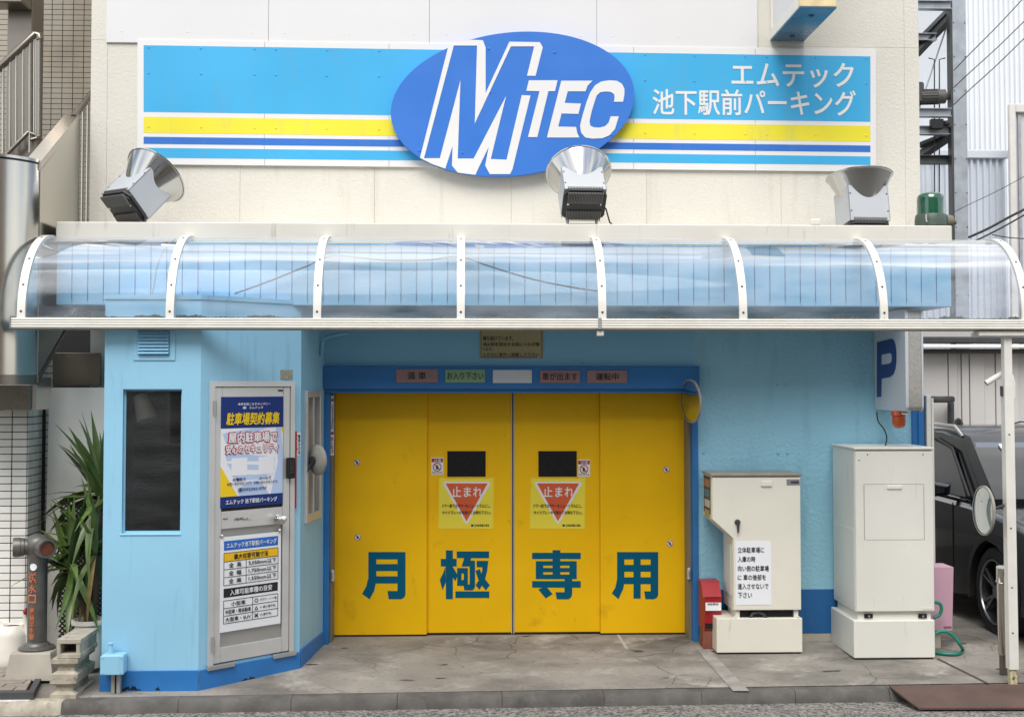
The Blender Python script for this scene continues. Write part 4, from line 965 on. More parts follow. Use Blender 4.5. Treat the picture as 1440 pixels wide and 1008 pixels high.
g = G(); g.prism([fD(PU(a), PV(b), .0135) for a, b in ((0, 0), (1, 0), (1, 1), (0, 1))], -nB * .001); obj('sheet', g, M['poster_white'], po)
ppoly([(0, 0), (1, 0), (1, .285), (0, .285)], 'navy', .0150, 'top_band')
ppoly([(0, .90), (1, .90), (1, 1), (0, 1)], 'navy', .0150, 'bottom_band')
ppoly([(0, .62), (.27, .8985), (0, .8985)], 'poster_yellow', .0158, 'yellow_corner')
ppoly([(.96, .2855), (1, .2855), (1, .36)], 'poster_yellow', .0158, 'yellow_corner')
ppoly([(.03, .33), (.55, .2855), (.75, .2855), (.08, .42)], 'poster_sky', .0150, 'pale_stripe')
ppoly([(.88, .2855), (.96, .2855), (1, .50), (1, .8985), (.80, .8985), (.92, .60)], 'poster_sky', .0150, 'pale_stripe')
ppoly([(.06, .50), (.86, .56), (.86, .60), (.10, .575)], 'poster_sky', .0150, 'pale_stripe')
ppoly([(.10, .60), (.86, .64), (.86, .68), (.16, .655)], 'poster_sky', .0150, 'pale_stripe')
ppoly([(.18, .70), (.75, .72), (.70, .76), (.24, .75)], 'poster_sky', .0150, 'pale_stripe')
ppoly([(.45, .77), (.62, .77), (.78, .8985), (.30, .8985), (.26, .85)], 'poster_sky', .0150, 'pale_stripe')
for a in (.17, .60): ppoly([(a, .555), (a + .25, .555), (a + .25, .715), (a, .715)], 'poster_white', .0160, 'blank_square')
ptext('未来を起こなすカンパニー', .26, .055, .78, .078, 'poster_white', bold=.02)
ptext('エムテック', .44, .088, .66, .112, 'poster_white', bold=.02)
ppoly([(.37 + .03 * math.cos(t), .10 + .014 * math.sin(t)) for t in [i * math.pi / 6 for i in range(12)]], 'poster_sky', .0160, 'emblem')
ptext('駐車場契約募集', .08, .145, .93, .255, 'poster_yellow', bold=.028, shear=.18)
for s, a0, b0, a1, b1 in (('屋内駐車場で', .12, .325, .90, .415), ('安心のセキュリティ', .08, .44, .92, .515)):
    ptext(s, a0 - .008, b0 - .003, a1 + .008, b1 + .003, 'poster_red', bold=.095, lift=.0168)
    ptext(s, a0, b0, a1, b1, 'poster_white', bold=.03, lift=.0192)
ptext('お電話で', .19, .735, .39, .762, 'navy', bold=.03)
ptext('メールで', .61, .735, .80, .762, 'navy', bold=.03)
ptext('お問い合わせはコチラ', .10, .775, .48, .797, 'navy', bold=.02)
ptext('お問い合わせはコチラ', .52, .775, .90, .797, 'navy', bold=.02)
ptext('☎(052)262-9797', .27, .825, .73, .86, 'navy', bold=.02)
ptext('エムテック 池下駅前パーキング', .08, .928, .90, .970, 'poster_white', bold=.022)

# car size sheet on the lower panel
nq = DR(308, 755, 393, 889); nq = (max(nq[0], e0 + .02), min(nq[1], e1 - .02), nq[2], nq[3])
sh = thing('size_limit_sheet', 'white car size limit sheet with tables on the lower door panel', 'notice', fD(nq[0], nq[2], 0))
PU2 = lambda a: nq[0] + (nq[1] - nq[0]) * a; PV2 = lambda b: nq[3] - (nq[3] - nq[2]) * b
def srect(a0, b0, a1, b1, m_, lift, name):
    g = G(); g.prism([fD(PU2(a), PV2(b), lift) for a, b in ((a0, b0), (a1, b0), (a1, b1), (a0, b1))], -nB * .0003); obj(name, g, M[m_], sh)
def stext(s, a0, b0, a1, b1, m_, **k): lettering(s, fD, PU2(a0), PU2(a1), PV2(b1), PV2(b0), M[m_], sh, lift=.0166, **k)
srect(0, 0, 1, 1, 'poster_white', .0135, 'sheet')
srect(.06, .045, .95, .145, 'sheet_blue', .0146, 'heading_band'); stext('エムテック池下駅前パーキング', .10, .068, .92, .122, 'poster_white', bold=.02)
srect(.06, .172, .95, .262, 'gold', .0146, 'heading_band'); stext('最大収容可能寸法', .22, .19, .78, .245, 'blackprint', bold=.02)
for b in (.172, .262, .345, .428, .512): srect(.06, b - .003, .95, b + .003, 'blackprint', .0152, 'table_line')
for a in (.06, .42, .95): srect(a - .004, .172 if a != .42 else .265, a + .004, .512, 'blackprint', .0156, 'table_line')
for k, (s, t_) in enumerate((('全　長', '5,050mm以下'), ('全　幅', '1,750mm以下'), ('全　高', '1,550mm以下'))):
    b = .262 + .083 * k; stext(s[0], .14, b + .018, .215, b + .066, 'blackprint', bold=.016); stext(s[-1], .265, b + .018, .34, b + .066, 'blackprint', bold=.016); stext(t_, .46, b + .016, .92, b + .066, 'blackprint', bold=.012)
srect(.06, .545, .95, .64, 'blackprint', .0146, 'heading_band'); stext('入庫可能車種の目安', .16, .563, .85, .622, 'poster_white', bold=.02)
for b in (.672, .752, .832, .912): srect(.06, b - .003, .95, b + .003, 'blackprint', .0152, 'table_line')
for a in (.06, .53, .95): srect(a - .004, .672, a + .004, .912, 'blackprint', .0156, 'table_line')
for k, (s, q, t_) in enumerate((('小型車', '○', '(アクア・ノート等)'), ('中型車・軽自動車', '△', '(一部入庫不可)'), ('大型車・SUV', '×', '(入庫不可)'))):
    b = .672 + .08 * k; stext(s, (.18, .09, .09)[k], b + .018, (.41, .50, .50)[k], b + .062, 'blackprint', bold=.014)
    stext(q, .56, b + .02, .62, b + .06, 'blackprint', bold=.02); stext(t_, .65, b + .026, (.93, .91, .84)[k], b + .054, 'blackprint', bold=.01)
for a in (.02, .97):
    g = G(); g.lathe([(.012, 0), (.012, .006), (0, .008)], 10, MB_ @ Matrix.Translation((PU2(a), -.0142, PV2(-.012))) @ Matrix.Rotation(math.pi / 2, 4, 'X')); obj('clip', g, M['chrome'], sh, 40)

# side window of the booth
a0, a1, b0, b1 = s0
g = G(); g.box(a0, a0 + .05, -.02, .045, b0, b1, .003); g.box(a1 - .05, a1, -.02, .045, b0, b1, .003); g.box(a0 + .0505, a1 - .0505, -.02, .045, b1 - .05, b1, .003); g.box(a0 + .0505, a1 - .0505, -.02, .045, b0, b0 + .06, .003); g.box((a0 + a1) / 2 - .02, (a0 + a1) / 2 + .02, -.015, .03, b0 + .0605, b1 - .0505, .002); g.xf(MC_); sw = obj('side_window_frame', g, M['alu'], bt)
g = G(); g.box(a0 + .051, a1 - .051, .0305, .034, b0 + .061, b1 - .051); g.xf(MC_); obj('side_window_pane', g, M['window_glass'], sw)
g = G(); g.box(a0 + .06, a1 - .06, .08, .085, b0, b1); g.xf(MC_); obj('curtain', g, mat('ochre curtain', (150, 124, 56), .8, var=.1, vs=9, stretch=(8, 8, .2)), sw)
# round mirrors
def round_mirror(c, n, r, lab, arm, back=False, grp='round safety mirrors'):
    t = thing('round_mirror', lab, 'mirror', c, group=grp)
    n = Vector(n).normalized(); Mx = Matrix.Translation(c) @ n.to_track_quat('Z', 'Y').to_matrix().to_4x4()
    g = G(); g.lathe([(0, .02 + .0), (r * .5, .016), (r * .94, .0)], 40, Mx); obj('mirror_glass', g, M['mirror'], t, 60)
    g = G(); g.lathe([(r * .93, .004), (r, .003), (r, -.012), (r * .9, -.022), (r * .45, -.035), (r * .2, -.04), (0, -.04)], 40, Mx); obj('shell', g, M['mirror_back'], t, 40)
    g = G(); q = Mx @ Vector((0, 0, -.04)); g.tube([q, q.lerp(arm, .35), arm], .009, 8); g.lathe([(.03, -.038), (.03, -.055), (0, -.058)], 14, Mx); obj('arm', g, M['galv_dark'], t, 50)
    return t
cm = P(447.5, 646.5, -.80)
round_mirror(cm, (.76, .62, .02), .108, 'grey backed round mirror beside the booth side window', Cp + Vector((.02, .12, P(430, 668, -.95).z)))
cm = P(971, 564, YW - .16)
round_mirror(cm, (-.96, -.28, -.05), .165, 'round mirror at the top right corner of the yellow door', Vector((P(984, 552, YW).x, YW - .002, P(984, 552, YW).z)))
# narrow warning strip on the left reveal
xs0 = dx0 + .0125
nv = thing('reveal_notice', 'narrow red and white warning notice on the left door reveal', 'notice', P(465, 640, YD - .21))
q = R(460.5, 556, 469.5, 640, YD - .205); q = (xs0 + .001, q[1], q[2], q[3])
g = G(); g.box(q[0], q[1], YD - .2025, YD - .2008, q[2], q[3]); obj('sheet', g, M['poster_white'], nv)
zr = lambda y: P(465, y, YD - .205).z
g = G(); wd = q[1] - q[0]
for y0, y1 in ((561, 564), (607, 611)): g.box(q[0] + .004, q[1] - .004, YD - .2035, YD - .2028, zr(y1), zr(y0))
for a in (.08, .86): g.box(q[0] + wd * a, q[0] + wd * (a + .08), YD - .2039, YD - .2036, zr(611), zr(561))
obj('red_border', g, M['red_print'], nv)
g = G(); g.prism([Vector((q[0] + wd * a, YD - .2034, zr(b))) for a, b in ((.3, 603), (.5, 585), (.42, 570), (.6, 568), (.68, 590), (.55, 604))], (0, -.0003, 0)); obj('pictogram', g, M['blackprint'], nv)
lettering('巻込注意\n接近禁止'.replace('\n', ''), wallframe(YD - .2025), q[0] + wd * .1, q[0] + wd * .42, zr(637), zr(614), M['red_print'], nv, bold=.02) if False else None
for k, s in enumerate(('接\n近\n禁\n止', '扉\nに\n注\n意')):
    lettering(s, wallframe(YD - .2025), q[0] + wd * (.1 + .45 * k), q[0] + wd * (.42 + .45 * k), zr(637), zr(614), M['red_print'], nv, bold=.03, lift=.001)

# ------------------------------------------------------------------ control cabinet with stepped front
yc = -.66; xl = P(1001, 700, yc).x; xr = P(1126.5, 760, yc).x; xm_ = P(1031, 800, yc).x
zt_ = P(1060, 669, yc).z; zm1 = P(1001, 730, yc).z; zm2 = P(1031, 757, yc).z; zb_ = P(1080, 858, yc).z
cb = thing('control_cabinet', 'ivory control cabinet with stepped left side and white notice', 'cabinet', ((xl + xr) / 2, -.5, gz(-.5)))
pts = [(xl, zt_), (xr, zt_), (xr, zb_), (xm_, zb_), (xm_, zm2), (xl, zm1)]
g = G(); g.prism([Vector((x, yc + .02, z)) for x, z in pts], (0, .33, 0)); obj('body', g, M['cabinet'], cb)
g = G(); e = .004; g.prism([Vector((x, yc, z)) for x, z in [(xl + e, zt_ - .012), (xr - e, zt_ - .012), (xr - e, zb_ + .006), (xm_ + e, zb_ + .006), (xm_ + e, zm2 + .002), (xl + e, zm1 + .002)]], (0, .018, 0)); dor = obj('front_door', g, M['cabinet'], cb)
g = G(); g.box(xl - .008, xr + .008, yc - .008, YW - .05, zt_ + .001, zt_ + .016, .003); obj('top_cover', g, mat('grey cabinet lid', (150, 144, 132), .5, var=.15, vs=6), cb)
q = R(1000, 869, 1128.5, 920.5, yc - .0)
zg0 = gz(yc) - .004
bs = obj('base', G().box(P(1008, 890, yc).x, q[1], yc, YW - .06, zg0 + .016, q[3], .004), M['cabinet'], cb)
xb0 = P(1008, 890, yc).x
g = G(); g.box(xb0 + .012, q[1] - .012, yc + .012, YW - .07, zg0 - .01, zg0 + .0155); obj('contact_shadow_strip', g, M['dark_seal'], cb)  # black strip stands in for the contact shadow under the base
for a in (xm_ + .02, xr - .05):
    g = G(); g.box(a, a + .03, yc + .02, yc + .3, q[3] + .0005, zb_ - .0005); obj('spacer', g, M['cabinet'], cb)
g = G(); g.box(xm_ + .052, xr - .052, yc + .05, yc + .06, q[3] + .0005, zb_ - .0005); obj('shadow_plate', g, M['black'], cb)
g = G(); p = P(1066, 869, yc + .03); g.tube([p + Vector((-.06, 0, .0)), p + Vector((-.04, 0, .035)), p + Vector((0, 0, .045)), p + Vector((.04, 0, .03)), p + Vector((.06, 0, .0))], .012, 8); obj('flexible_conduit', g, M['galv_dark'], cb, 60)
for x in (1034, 1122):
    p = P(x, 866, yc + .01); g = G(); g.lathe([(.012, 0), (.012, .012), (0, .014)], 8, Matrix.Translation((p.x, yc + .012, q[3] + .0002))); obj('bolt', g, M['cabinet'], cb, 40)
# handle, key plate, label
g = G(); p = P(1037, 734, yc); g.lathe([(.022, 0), (.02, .012), (.008, .016), (0, .016)], 18, Matrix.Translation(p) @ Matrix.Rotation(math.pi / 2, 4, 'X')); g.tube([p + Vector((0, -.018, .005)), p + Vector((.001, -.022, -.03)), p + Vector((0, -.02, -.075))], [.012, .010, .006], 8); obj('handle', g, mat('dark grey handle', (72, 74, 76), .4, metal=.4), dor, 50)
g = G(); boxpx(g, 1070.5, 676.5, 1086, 684, yc - .012, yc - .0005, .004); obj('catch', g, M['cabinet_b'], dor)
q2 = R(1106, 673.5, 1124.5, 682, yc); g = G(); g.box(q2[0], q2[1], yc - .002, yc - .0004, q2[2], q2[3]); obj('maker_plate', g, mat('silver label', (150, 154, 158), .4, metal=.4, var=.2, vs=50), dor)
textpx('制御盤', 1112, 676, 1123, 679.8, yc - .002, M['blackprint'], dor, bold=.01, lift=.0006)
# left side pictograms on the stepped flank
g = G(); x = xl - .002; g.box(x, xl - .0004, yc + .05, yc + .31, zm1 + .03, zt_ - .01); sp_ = obj('side_label', g, mat('dark label panel', (70, 72, 74), .5), cb)
for k, c in enumerate(((176, 120, 84), (84, 128, 150), (206, 202, 190), (178, 164, 96))):
    g = G(); zz = zt_ - .035 - k * .075; g.box(x - .0012, x - .0002, yc + .07 + (k % 2) * .02, yc + .27, zz - .055, zz); obj('label_patch', g, mat('label patch', c, .5, var=.1, vs=30), sp_)
g = G(); g.box(xm_ - .006, xm_ - .0004, yc + .06, yc + .3, zb_ + .1, zm2 - .05, .002); obj('side_door', g, M['cabinet_b'], cb)
# notice on the cabinet
q = R(1034.5, 760, 1084.5, 850, yc)
nt_ = thing('entry_notice', 'white paper notice with black Japanese text on the stepped cabinet', 'notice', (q[0], yc, q[2]))
g = G(); g.box(q[0], q[1], yc - .0022, yc - .0006, q[2], q[3], .0); obj('sheet', g, M['poster_white'], nt_)
for s, x1, y in (('立体駐車場に', 1074.5, 773), ('入庫の時', 1062, 786), ('向い側の駐車場', 1081, 799), ('に 車の後部を', 1077, 811.5), ('進入させないで', 1080.5, 824), ('下さい', 1057.5, 836.5)):
    textpx(s, 1037.5, y - 4, x1, y + 4, yc - .0022, M['blackprint'], nt_, bold=.016, lift=.0008)

# red fire extinguisher box
yr = -.50; q = R(988, 813, 1014, 905, yr); xr0, xr1 = q[0], q[1]; zr0 = gz(yr)
rb = thing('extinguisher_box', 'red fire extinguisher box between the door frame and stepped cabinet', 'box', ((xr0 + xr1) / 2, yr, zr0))
zz = lambda y: P(1000, y, yr).z
g = G(); g.prism([Vector((xr0 + .012, yr, zz(885))), Vector((xr0 + .012, yr - .03, zz(839))), Vector((xr0 + .004, yr + .06, zz(820))), Vector((xr0 + .004, yr + .19, zz(820))), Vector((xr0 + .004, yr + .19, zz(885)))], (xr1 - xr0 - .014, 0, 0)); obj('case', g, M['red'], rb)
g = G(); g.prism([Vector((xr0 - .002, yr - .036, zz(838))), Vector((xr0 - .002, yr + .055, zz(818.5))), Vector((xr0 - .002, yr + .20, zz(818.5))), Vector((xr0 - .002, yr + .20, zz(820.5))), Vector((xr0 - .002, yr + .058, zz(821)))], (xr1 - xr0, 0, 0)); obj('lid', g, M['red'], rb)
g = G(); g.box(xr0 + .016, xr1 - .008, yr - .006, yr - .0005, zz(883), zz(860)); obj('window', g, M['black'], rb)
g = G(); g.box(xr0 + .006, xr1 - .004, yr + .01, yr + .18, zr0, zz(885) - .0005, .003); obj('stand', g, mat('rusty red base', (134, 76, 60), .7, var=.2, vs=20), rb)
g = G(); g.box(xr0 + .016, xr1 - .006, yr - .037, yr - .0265, zz(857), zz(846)); obj('label_sheet', g, M['poster_white'], rb)
textpx('消火器 使用方法', 995, 847.5, 1010, 850.5, yr - .037, M['blackprint'], rb, bold=.02, lift=.0006)

# tall plain cabinet
yk2 = -.84; q = R(1203, 632, 1313.5, 860, yk2); kx0, kx1 = q[0], q[1]
ck = thing('machine_cabinet', 'tall plain white cabinet with hatch on a separate base box', 'cabinet', ((kx0 + kx1) / 2, -.55, gz(-.55)))
g = G(); g.box(kx0, kx1, yk2 + .018, YW - .03, q[2], q[3], .004); obj('body', g, M['cabinet_b'], ck)
g = G(); g.box(kx0 + .003, kx1 - .003, yk2, yk2 + .0175, q[2] + .004, q[3] - .012, .003); fd = obj('front_panel', g, M['cabinet_b'], ck)
g = G(); g.box(kx0 - .006, kx1 + .006, yk2 - .008, YW - .028, q[3] + .0005, q[3] + .016, .003); obj('top_cover', g, M['cabinet_b'], ck)
h_ = R(1215.5, 681, 1299, 758.5, yk2); g = G(); g.box(h_[0], h_[1], yk2 - .003, yk2 - .0005, h_[2], h_[3], .001); ht = obj('hatch', g, M['cabinet_b'], fd)
g = G()
for a, b, c, d in ((h_[0] - .003, h_[0] - .0005, h_[2], h_[3]), (h_[1] + .0005, h_[1] + .003, h_[2], h_[3]), (h_[0], h_[1], h_[3] + .0005, h_[3] + .003)): g.box(a, b, yk2 - .0012, yk2 - .0004, c, d)
obj('hatch_joint', g, M['grout'], fd)
hh = R(1247, 682, 1268, 687.5, yk2); g = G(); g.box(hh[0], hh[1], yk2 - .012, yk2 - .0032, hh[2], hh[3], .003); obj('hatch_handle', g, M['cabinet'], fd)
hh = R(1297, 854, 1311, 856.5, yk2); g = G(); g.box(hh[0], hh[1], yk2 - .003, yk2 - .0005, hh[2], hh[3]); obj('badge', g, M['cabinet'], fd)
for x, y in ((1203 + 5, 647), (1220, 639), (1298, 639)):
    p = P(x, y, yk2); g = G(); g.lathe([(.005, 0), (.004, .002), (0, .002)], 8, Matrix.Translation(p + Vector((0, -.0004, 0))) @ Matrix.Rotation(math.pi / 2, 4, 'X')); obj('screw', g, M['blackprint'], fd, 40)
b_ = R(1201, 872, 1315, 930, yk2 - .01)
g = G(); g.box(b_[0], b_[1], yk2 - .01, YW - .02, gz(yk2) + .012, b_[3], .005); obj('base', g, M['cabinet_b'], ck)
g = G(); g.box(b_[0] + .012, b_[1] - .012, yk2 + .004, YW - .03, gz(yk2) - .012, gz(yk2) + .0115); obj('contact_shadow_strip', g, M['dark_seal'], ck)  # contact shadow below the raised base, made as a recessed black strip
g = G(); g.box(kx0 + .02, kx1 - .02, yk2 + .03, YW - .06, b_[3] + .0005, q[2] - .0005); obj('riser', g, M['cabinet_b'], ck)
for x in (1221, 1297):
    w_ = R(x - 6, 862.5, x + 6, 868.5, yk2 + .03); g = G(); g.box(w_[0], w_[1], yk2 + .02, yk2 + .0295, w_[2], w_[3], .002); obj('bolt_pocket', g, M['black'], ck)
    g = G(); p = P(x + 1, 866, yk2 + .02); g.lathe([(.008, 0), (.008, .006), (0, .007)], 6, Matrix.Translation(p) @ Matrix.Rotation(math.pi / 2, 4, 'X')); obj('bolt', g, M['galv'], ck)
zs = PXp(1190, 740, kx0).z
g = G(); g.box(kx0 - .003, kx0 - .0005, yk2 + .04, YW - .05, q[2] + .03, zs, .001); obj('side_panel', g, M['cabinet_b'], ck)

# P sign
yP = -.95; px0 = P(1273, 520, yP).x; px1 = P(1297, 520, yP).x; zP = P(1285, 577, yP).z
ps = thing('parking_sign_box', 'grey box sign with dark blue P on its side hanging under the canopy', 'sign', ((px0 + px1) / 2, (yP + YW) / 2, zP))
g = G(); n = 6; r = .03; prof = []
def rr(y0, y1, z0, z1, r, n=5):
    out = []
    for cy, cz, a0 in ((y1 - r, z1 - r, 0), (y0 + r, z1 - r, 90), (y0 + r, z0 + r, 180), (y1 - r, z0 + r, 270)):
        for k in range(n + 1): a = math.radians(a0 + 90 * k / n); out.append((cy + r * math.cos(a), cz + r * math.sin(a)))
    return out
pr_ = rr(yP, YW - .02, zP, zP + .72, .035)
g = G(); g.loft([[Vector((px0 + .022, y, z)) for y, z in pr_], [Vector((px1 - .006, y, z)) for y, z in pr_]]); obj('rim', g, M['hammer'], ps, 40)
pr2 = rr(yP - .006, YW - .014, zP - .006, zP + .726, .04)
for a, b in ((px0, px0 + .0215), (px1 - .0055, px1 + .006)):
    g = G(); g.loft([[Vector((a, y, z)) for y, z in pr2], [Vector((b, y, z)) for y, z in pr2]]); obj('face', g, M['pface'], ps, 40)
def sideP(pts): return [PXp(x, y, px0) + Vector((-.0008, 0, 0)) for x, y in pts]
S5 = lambda x, y: (1220 + x / 5.6, 460 + y / 5.6)
outer = [S5(*q) for q in ((76, 118), (190, 90), (208, 100), (222, 140), (228, 200), (228, 270), (220, 330), (205, 370), (180, 392), (112, 405), (109, 548), (74, 550))]
inner = [S5(*q) for q in ((114, 218), (114, 295), (175, 286), (190, 272), (194, 240), (190, 212), (178, 204))]
pp = sideP(outer); g = G(); g.prism(pp, (-.0015, 0, 0)); obj('letter_p', g, M['p_blue'], ps)
pp = sideP(inner); g = G(); g.prism([v + Vector((-.0018, 0, 0)) for v in pp], (-.0008, 0, 0)); obj('letter_counter', g, M['pface'], ps)
g = G(); g.box((px0 + px1) / 2 - .03, (px0 + px1) / 2 + .03, YW - .021, YW - .001, zP + .1, zP + .6); g.box((px0 + px1) / 2 - .02, (px0 + px1) / 2 + .02, -.7, -.4, zP + .7265, CBt - .001); obj('mount', g, M['galv'], ps)
p = P(1264, 578, -.75); ob = thing('orange_beacon', 'small orange warning lamp under the P sign box', 'beacon', (p.x + .0, -.75, zP - .16))
cxp = (px0 + px1) / 2
g = G(); T_ = Matrix.Translation((P(1264, 590, -.75).x, -.75, zP)); g.lathe([(0, -.007), (.055, -.007), (.057, -.04), (.05, -.045), (0, -.045)], 24, T_); obj('collar', g, M['orange_lens'], ob, 40)
g = G(); g.lathe([(.05, -.0455), (.05, -.09), (.044, -.115), (.03, -.13), (0, -.136)], 24, T_); obj('lens', g, M['orange_lens'], ob, 50)
g = G(); x_ = P(1264, 590, -.75).x; g.box(x_ - .0, x_ + .05, -.815, -.807, zP - .03, zP - .012, .003); obj('clip', g, M['chrome'], ob)
wire([P(1233, 579, -.6), P(1235, 592, -.6), P(1243, 603, -.6), P(1247, 615, -.6), P(1245, 627, -.6)], 'hanging_wire', 'thin dark wire hanging from the P sign to the tall cabinet', .005)

# ------------------------------------------------------------------ right hand yard
# white gate post beside the building corner
yq = -.3; q = R(1299.5, 556, 1313, 640, yq)
gp = thing('gate_post', 'white metal gate post beside the blue building corner', 'post', ((q[0] + q[1]) / 2, yq, 0))
g = G(); g.box(max(q[0], XR + .012), q[1] - .018, yq, yq + .08, -.01, q[3], .003); obj('post', g, M['white_alu'], gp)
g = G(); g.box(q[1] - .0165, q[1], yq - .005, yq + .07, -.01, q[3] - .02, .002); obj('stile', g, M['white_alu'], gp)
# awning post with bent pipe and mirror
yp = -1.47; bp_ = PZ(1424, 962, gz(-1.47)); tp = P(1415, 475, YG + .06)
pw_ = thing('awning_post', 'white awning post with chipped foot at the right edge', 'post', (bp_.x, bp_.y, gz(bp_.y)))
g = G(); mid = bp_.lerp(tp, .86)
def sq(c, h): return [Vector((c.x - h, c.y - h, c.z)), Vector((c.x + h, c.y - h, c.z)), Vector((c.x + h, c.y + h, c.z)), Vector((c.x - h, c.y + h, c.z))]
g.loft([sq(bp_, .022), sq(bp_.lerp(tp, .045), .022)]); obj('foot', g, mat('chipped post foot', (206, 196, 160), .7, var=.3, vs=40, dark=(110, 90, 60), dmask=(.5, .6), ds=30), pw_)
g = G(); g.loft([sq(bp_.lerp(tp, .0455), .031), sq(mid, .031)]); obj('sleeve', g, M['white_alu'], pw_)
g = G(); g.loft([sq(bp_.lerp(tp, .8605), .026), sq(tp, .026)]); obj('upper_tube', g, M['white_alu'], pw_)
g = G(); h = sq(bp_.lerp(tp, .55), .0); 
for k in (.15, .28, .45, .72): c = bp_.lerp(tp, k); g.lathe([(.006, 0), (.005, .003), (0, .004)], 8, Matrix.Translation(c + Vector((-.005, -.0312, 0))) @ Matrix.Rotation(math.pi / 2, 4, 'X'))
obj('screws', g, M['galv_dark'], pw_, 40)
g = G(); c = bp_.lerp(tp, .845); g.box(c.x - .045, c.x - .0315, c.y - .012, c.y + .012, c.z - .035, c.z + .035, .003); obj('clamp', g, M['galv_dark'], pw_)
g = G(); c = P(1410, 473, YG); g.box(c.x - .16, c.x + .2, YG + .0, YG + .14, zg - .045, zg - .0125, .004); obj('head_plate', g, M['white_alu'], pw_)
bpipe = [P(1386.5, 539, -1.46), P(1396, 533, -1.46), P(1408, 526, -1.46), P(1416, 524.5, -1.46), P(1421, 529, -1.46), P(1423.5, 539, -1.46), P(1424, 560, -1.46)]
g = G(); g.tube(bpipe, .02, 12, False); g.tube(bpipe, .016, 12, False); tag(obj('bent_pipe', g, M['white_alu'], None, 60), 'bent cream pipe end on top of the awning post sleeve', 'pipe')
cm = P(1382.5, 717.5, -1.5)
round_mirror(cm, (-.998, -.02, .02), .166, 'round mirror on the awning post in front of the black car', bp_.lerp(tp, .52))
# steel pipe beside the post
a, b = PZ(1411, 949, gz(-1.4)), P(1408.5, 797, -1.42)
sp2 = thing('steel_bollard', 'worn stainless steel bollard pipe beside the awning post foot', 'bollard', a)
g = G(); d = b - a; g.tube([a, a.lerp(b, .2)], .026, 18); obj('sleeve', g, M['steel_dark'], sp2, 40)
g = G(); g.tube([a.lerp(b, .2005), a.lerp(b, .86), a.lerp(b, .87), a.lerp(b, .88), b], [.032, .034, .042, .036, .036], 20); obj('pipe', g, M['steel'], sp2, 40)
g = G(); c = a.lerp(b, .95); g.box(c.x + .0, c.x + .02, c.y - .045, c.y - .033, c.z - .02, c.z + .02, .003); obj('latch', g, M['galv_dark'], sp2)
# rusty ramp plate bridging the kerb
z1_ = -.050; cs = [PZ(1250, 966, z1_), PZ(1452, 964, z1_), PZ(1460, 997, ROAD + .012), PZ(1292, 997.5, ROAD + .012)]
g = G(); g.prism(cs, (0, 0, .012)); tag(obj('ramp_plate', g, M['rust_plate']), 'rusty brown steel ramp plate bridging the kerb at the right', 'ramp')
# pink bin on a stand and the green hose
y_ = -.55; q = R(1316, 797, 1340, 886, y_)
pk = thing('pink_bin', 'pink plastic bin standing on a block behind the tall cabinet', 'bin', ((q[0] + q[1]) / 2, y_, gz(y_)))
g = G(); g.loft([[Vector((q[0] - .18, y_, q[2])), Vector((q[1] - .008, y_, q[2])), Vector((q[1] - .008, y_ + .2, q[2])), Vector((q[0] - .18, y_ + .2, q[2]))], [Vector((q[0] - .2, y_ - .01, q[3])), Vector((q[1] + .004, y_ - .01, q[3])), Vector((q[1] + .004, y_ + .21, q[3])), Vector((q[0] - .2, y_ + .21, q[3]))]]); obj('body', g, M['pink'], pk)
g = G(); g.box(q[0] - .06, q[0] + .05, y_ + .04, y_ + .14, gz(y_) - .003, q[2] - .0005, .004); obj('stand', g, M['conc_light'], pk)
g = G(); hh = R(1327, 880, 1338, 883, y_); g.box(hh[0], hh[1], y_ - .003, y_ + .004, hh[2], hh[3]); obj('mark', g, mat('pink mark', (150, 96, 120), .5), pk)
hz_ = lambda q: PZ(q[0], q[1], gz(-.75) + .015)
hp = [P(1312, 846, -.66), P(1321, 848, -.66), P(1324, 855, -.66), P(1321, 864, -.66), P(1313, 868, -.66)]
hp2 = [P(1314, 893, -.75), P(1320, 888, -.75), P(1332, 888, -.75), P(1343, 896, -.75), P(1350, 906, -.75), hz_((1354, 914)), hz_((1346, 919)), hz_((1330, 919)), hz_((1314, 917))]
hs = thing('garden_hose', 'green garden hose looping beside the tall cabinet base', 'hose', (hp2[-1].x, hp2[-1].y, gz(-.75)))
for pp in (hp, hp2):
    out = []
    for i in range(len(pp) - 1):
        p0 = pp[max(i - 1, 0)]; p1 = pp[i]; p2 = pp[i + 1]; p3 = pp[min(i + 2, len(pp) - 1)]
        for k in range(6):
            t = k / 6; out.append(.5 * ((2 * p1) + (p2 - p0) * t + (2 * p0 - 5 * p1 + 4 * p2 - p3) * t * t + (3 * p1 - p0 - 3 * p2 + p3) * t ** 3))
    out.append(pp[-1]); g = G(); g.tube(out, .0125, 10); obj('hose_loop', g, M['hose'], hs, 60)

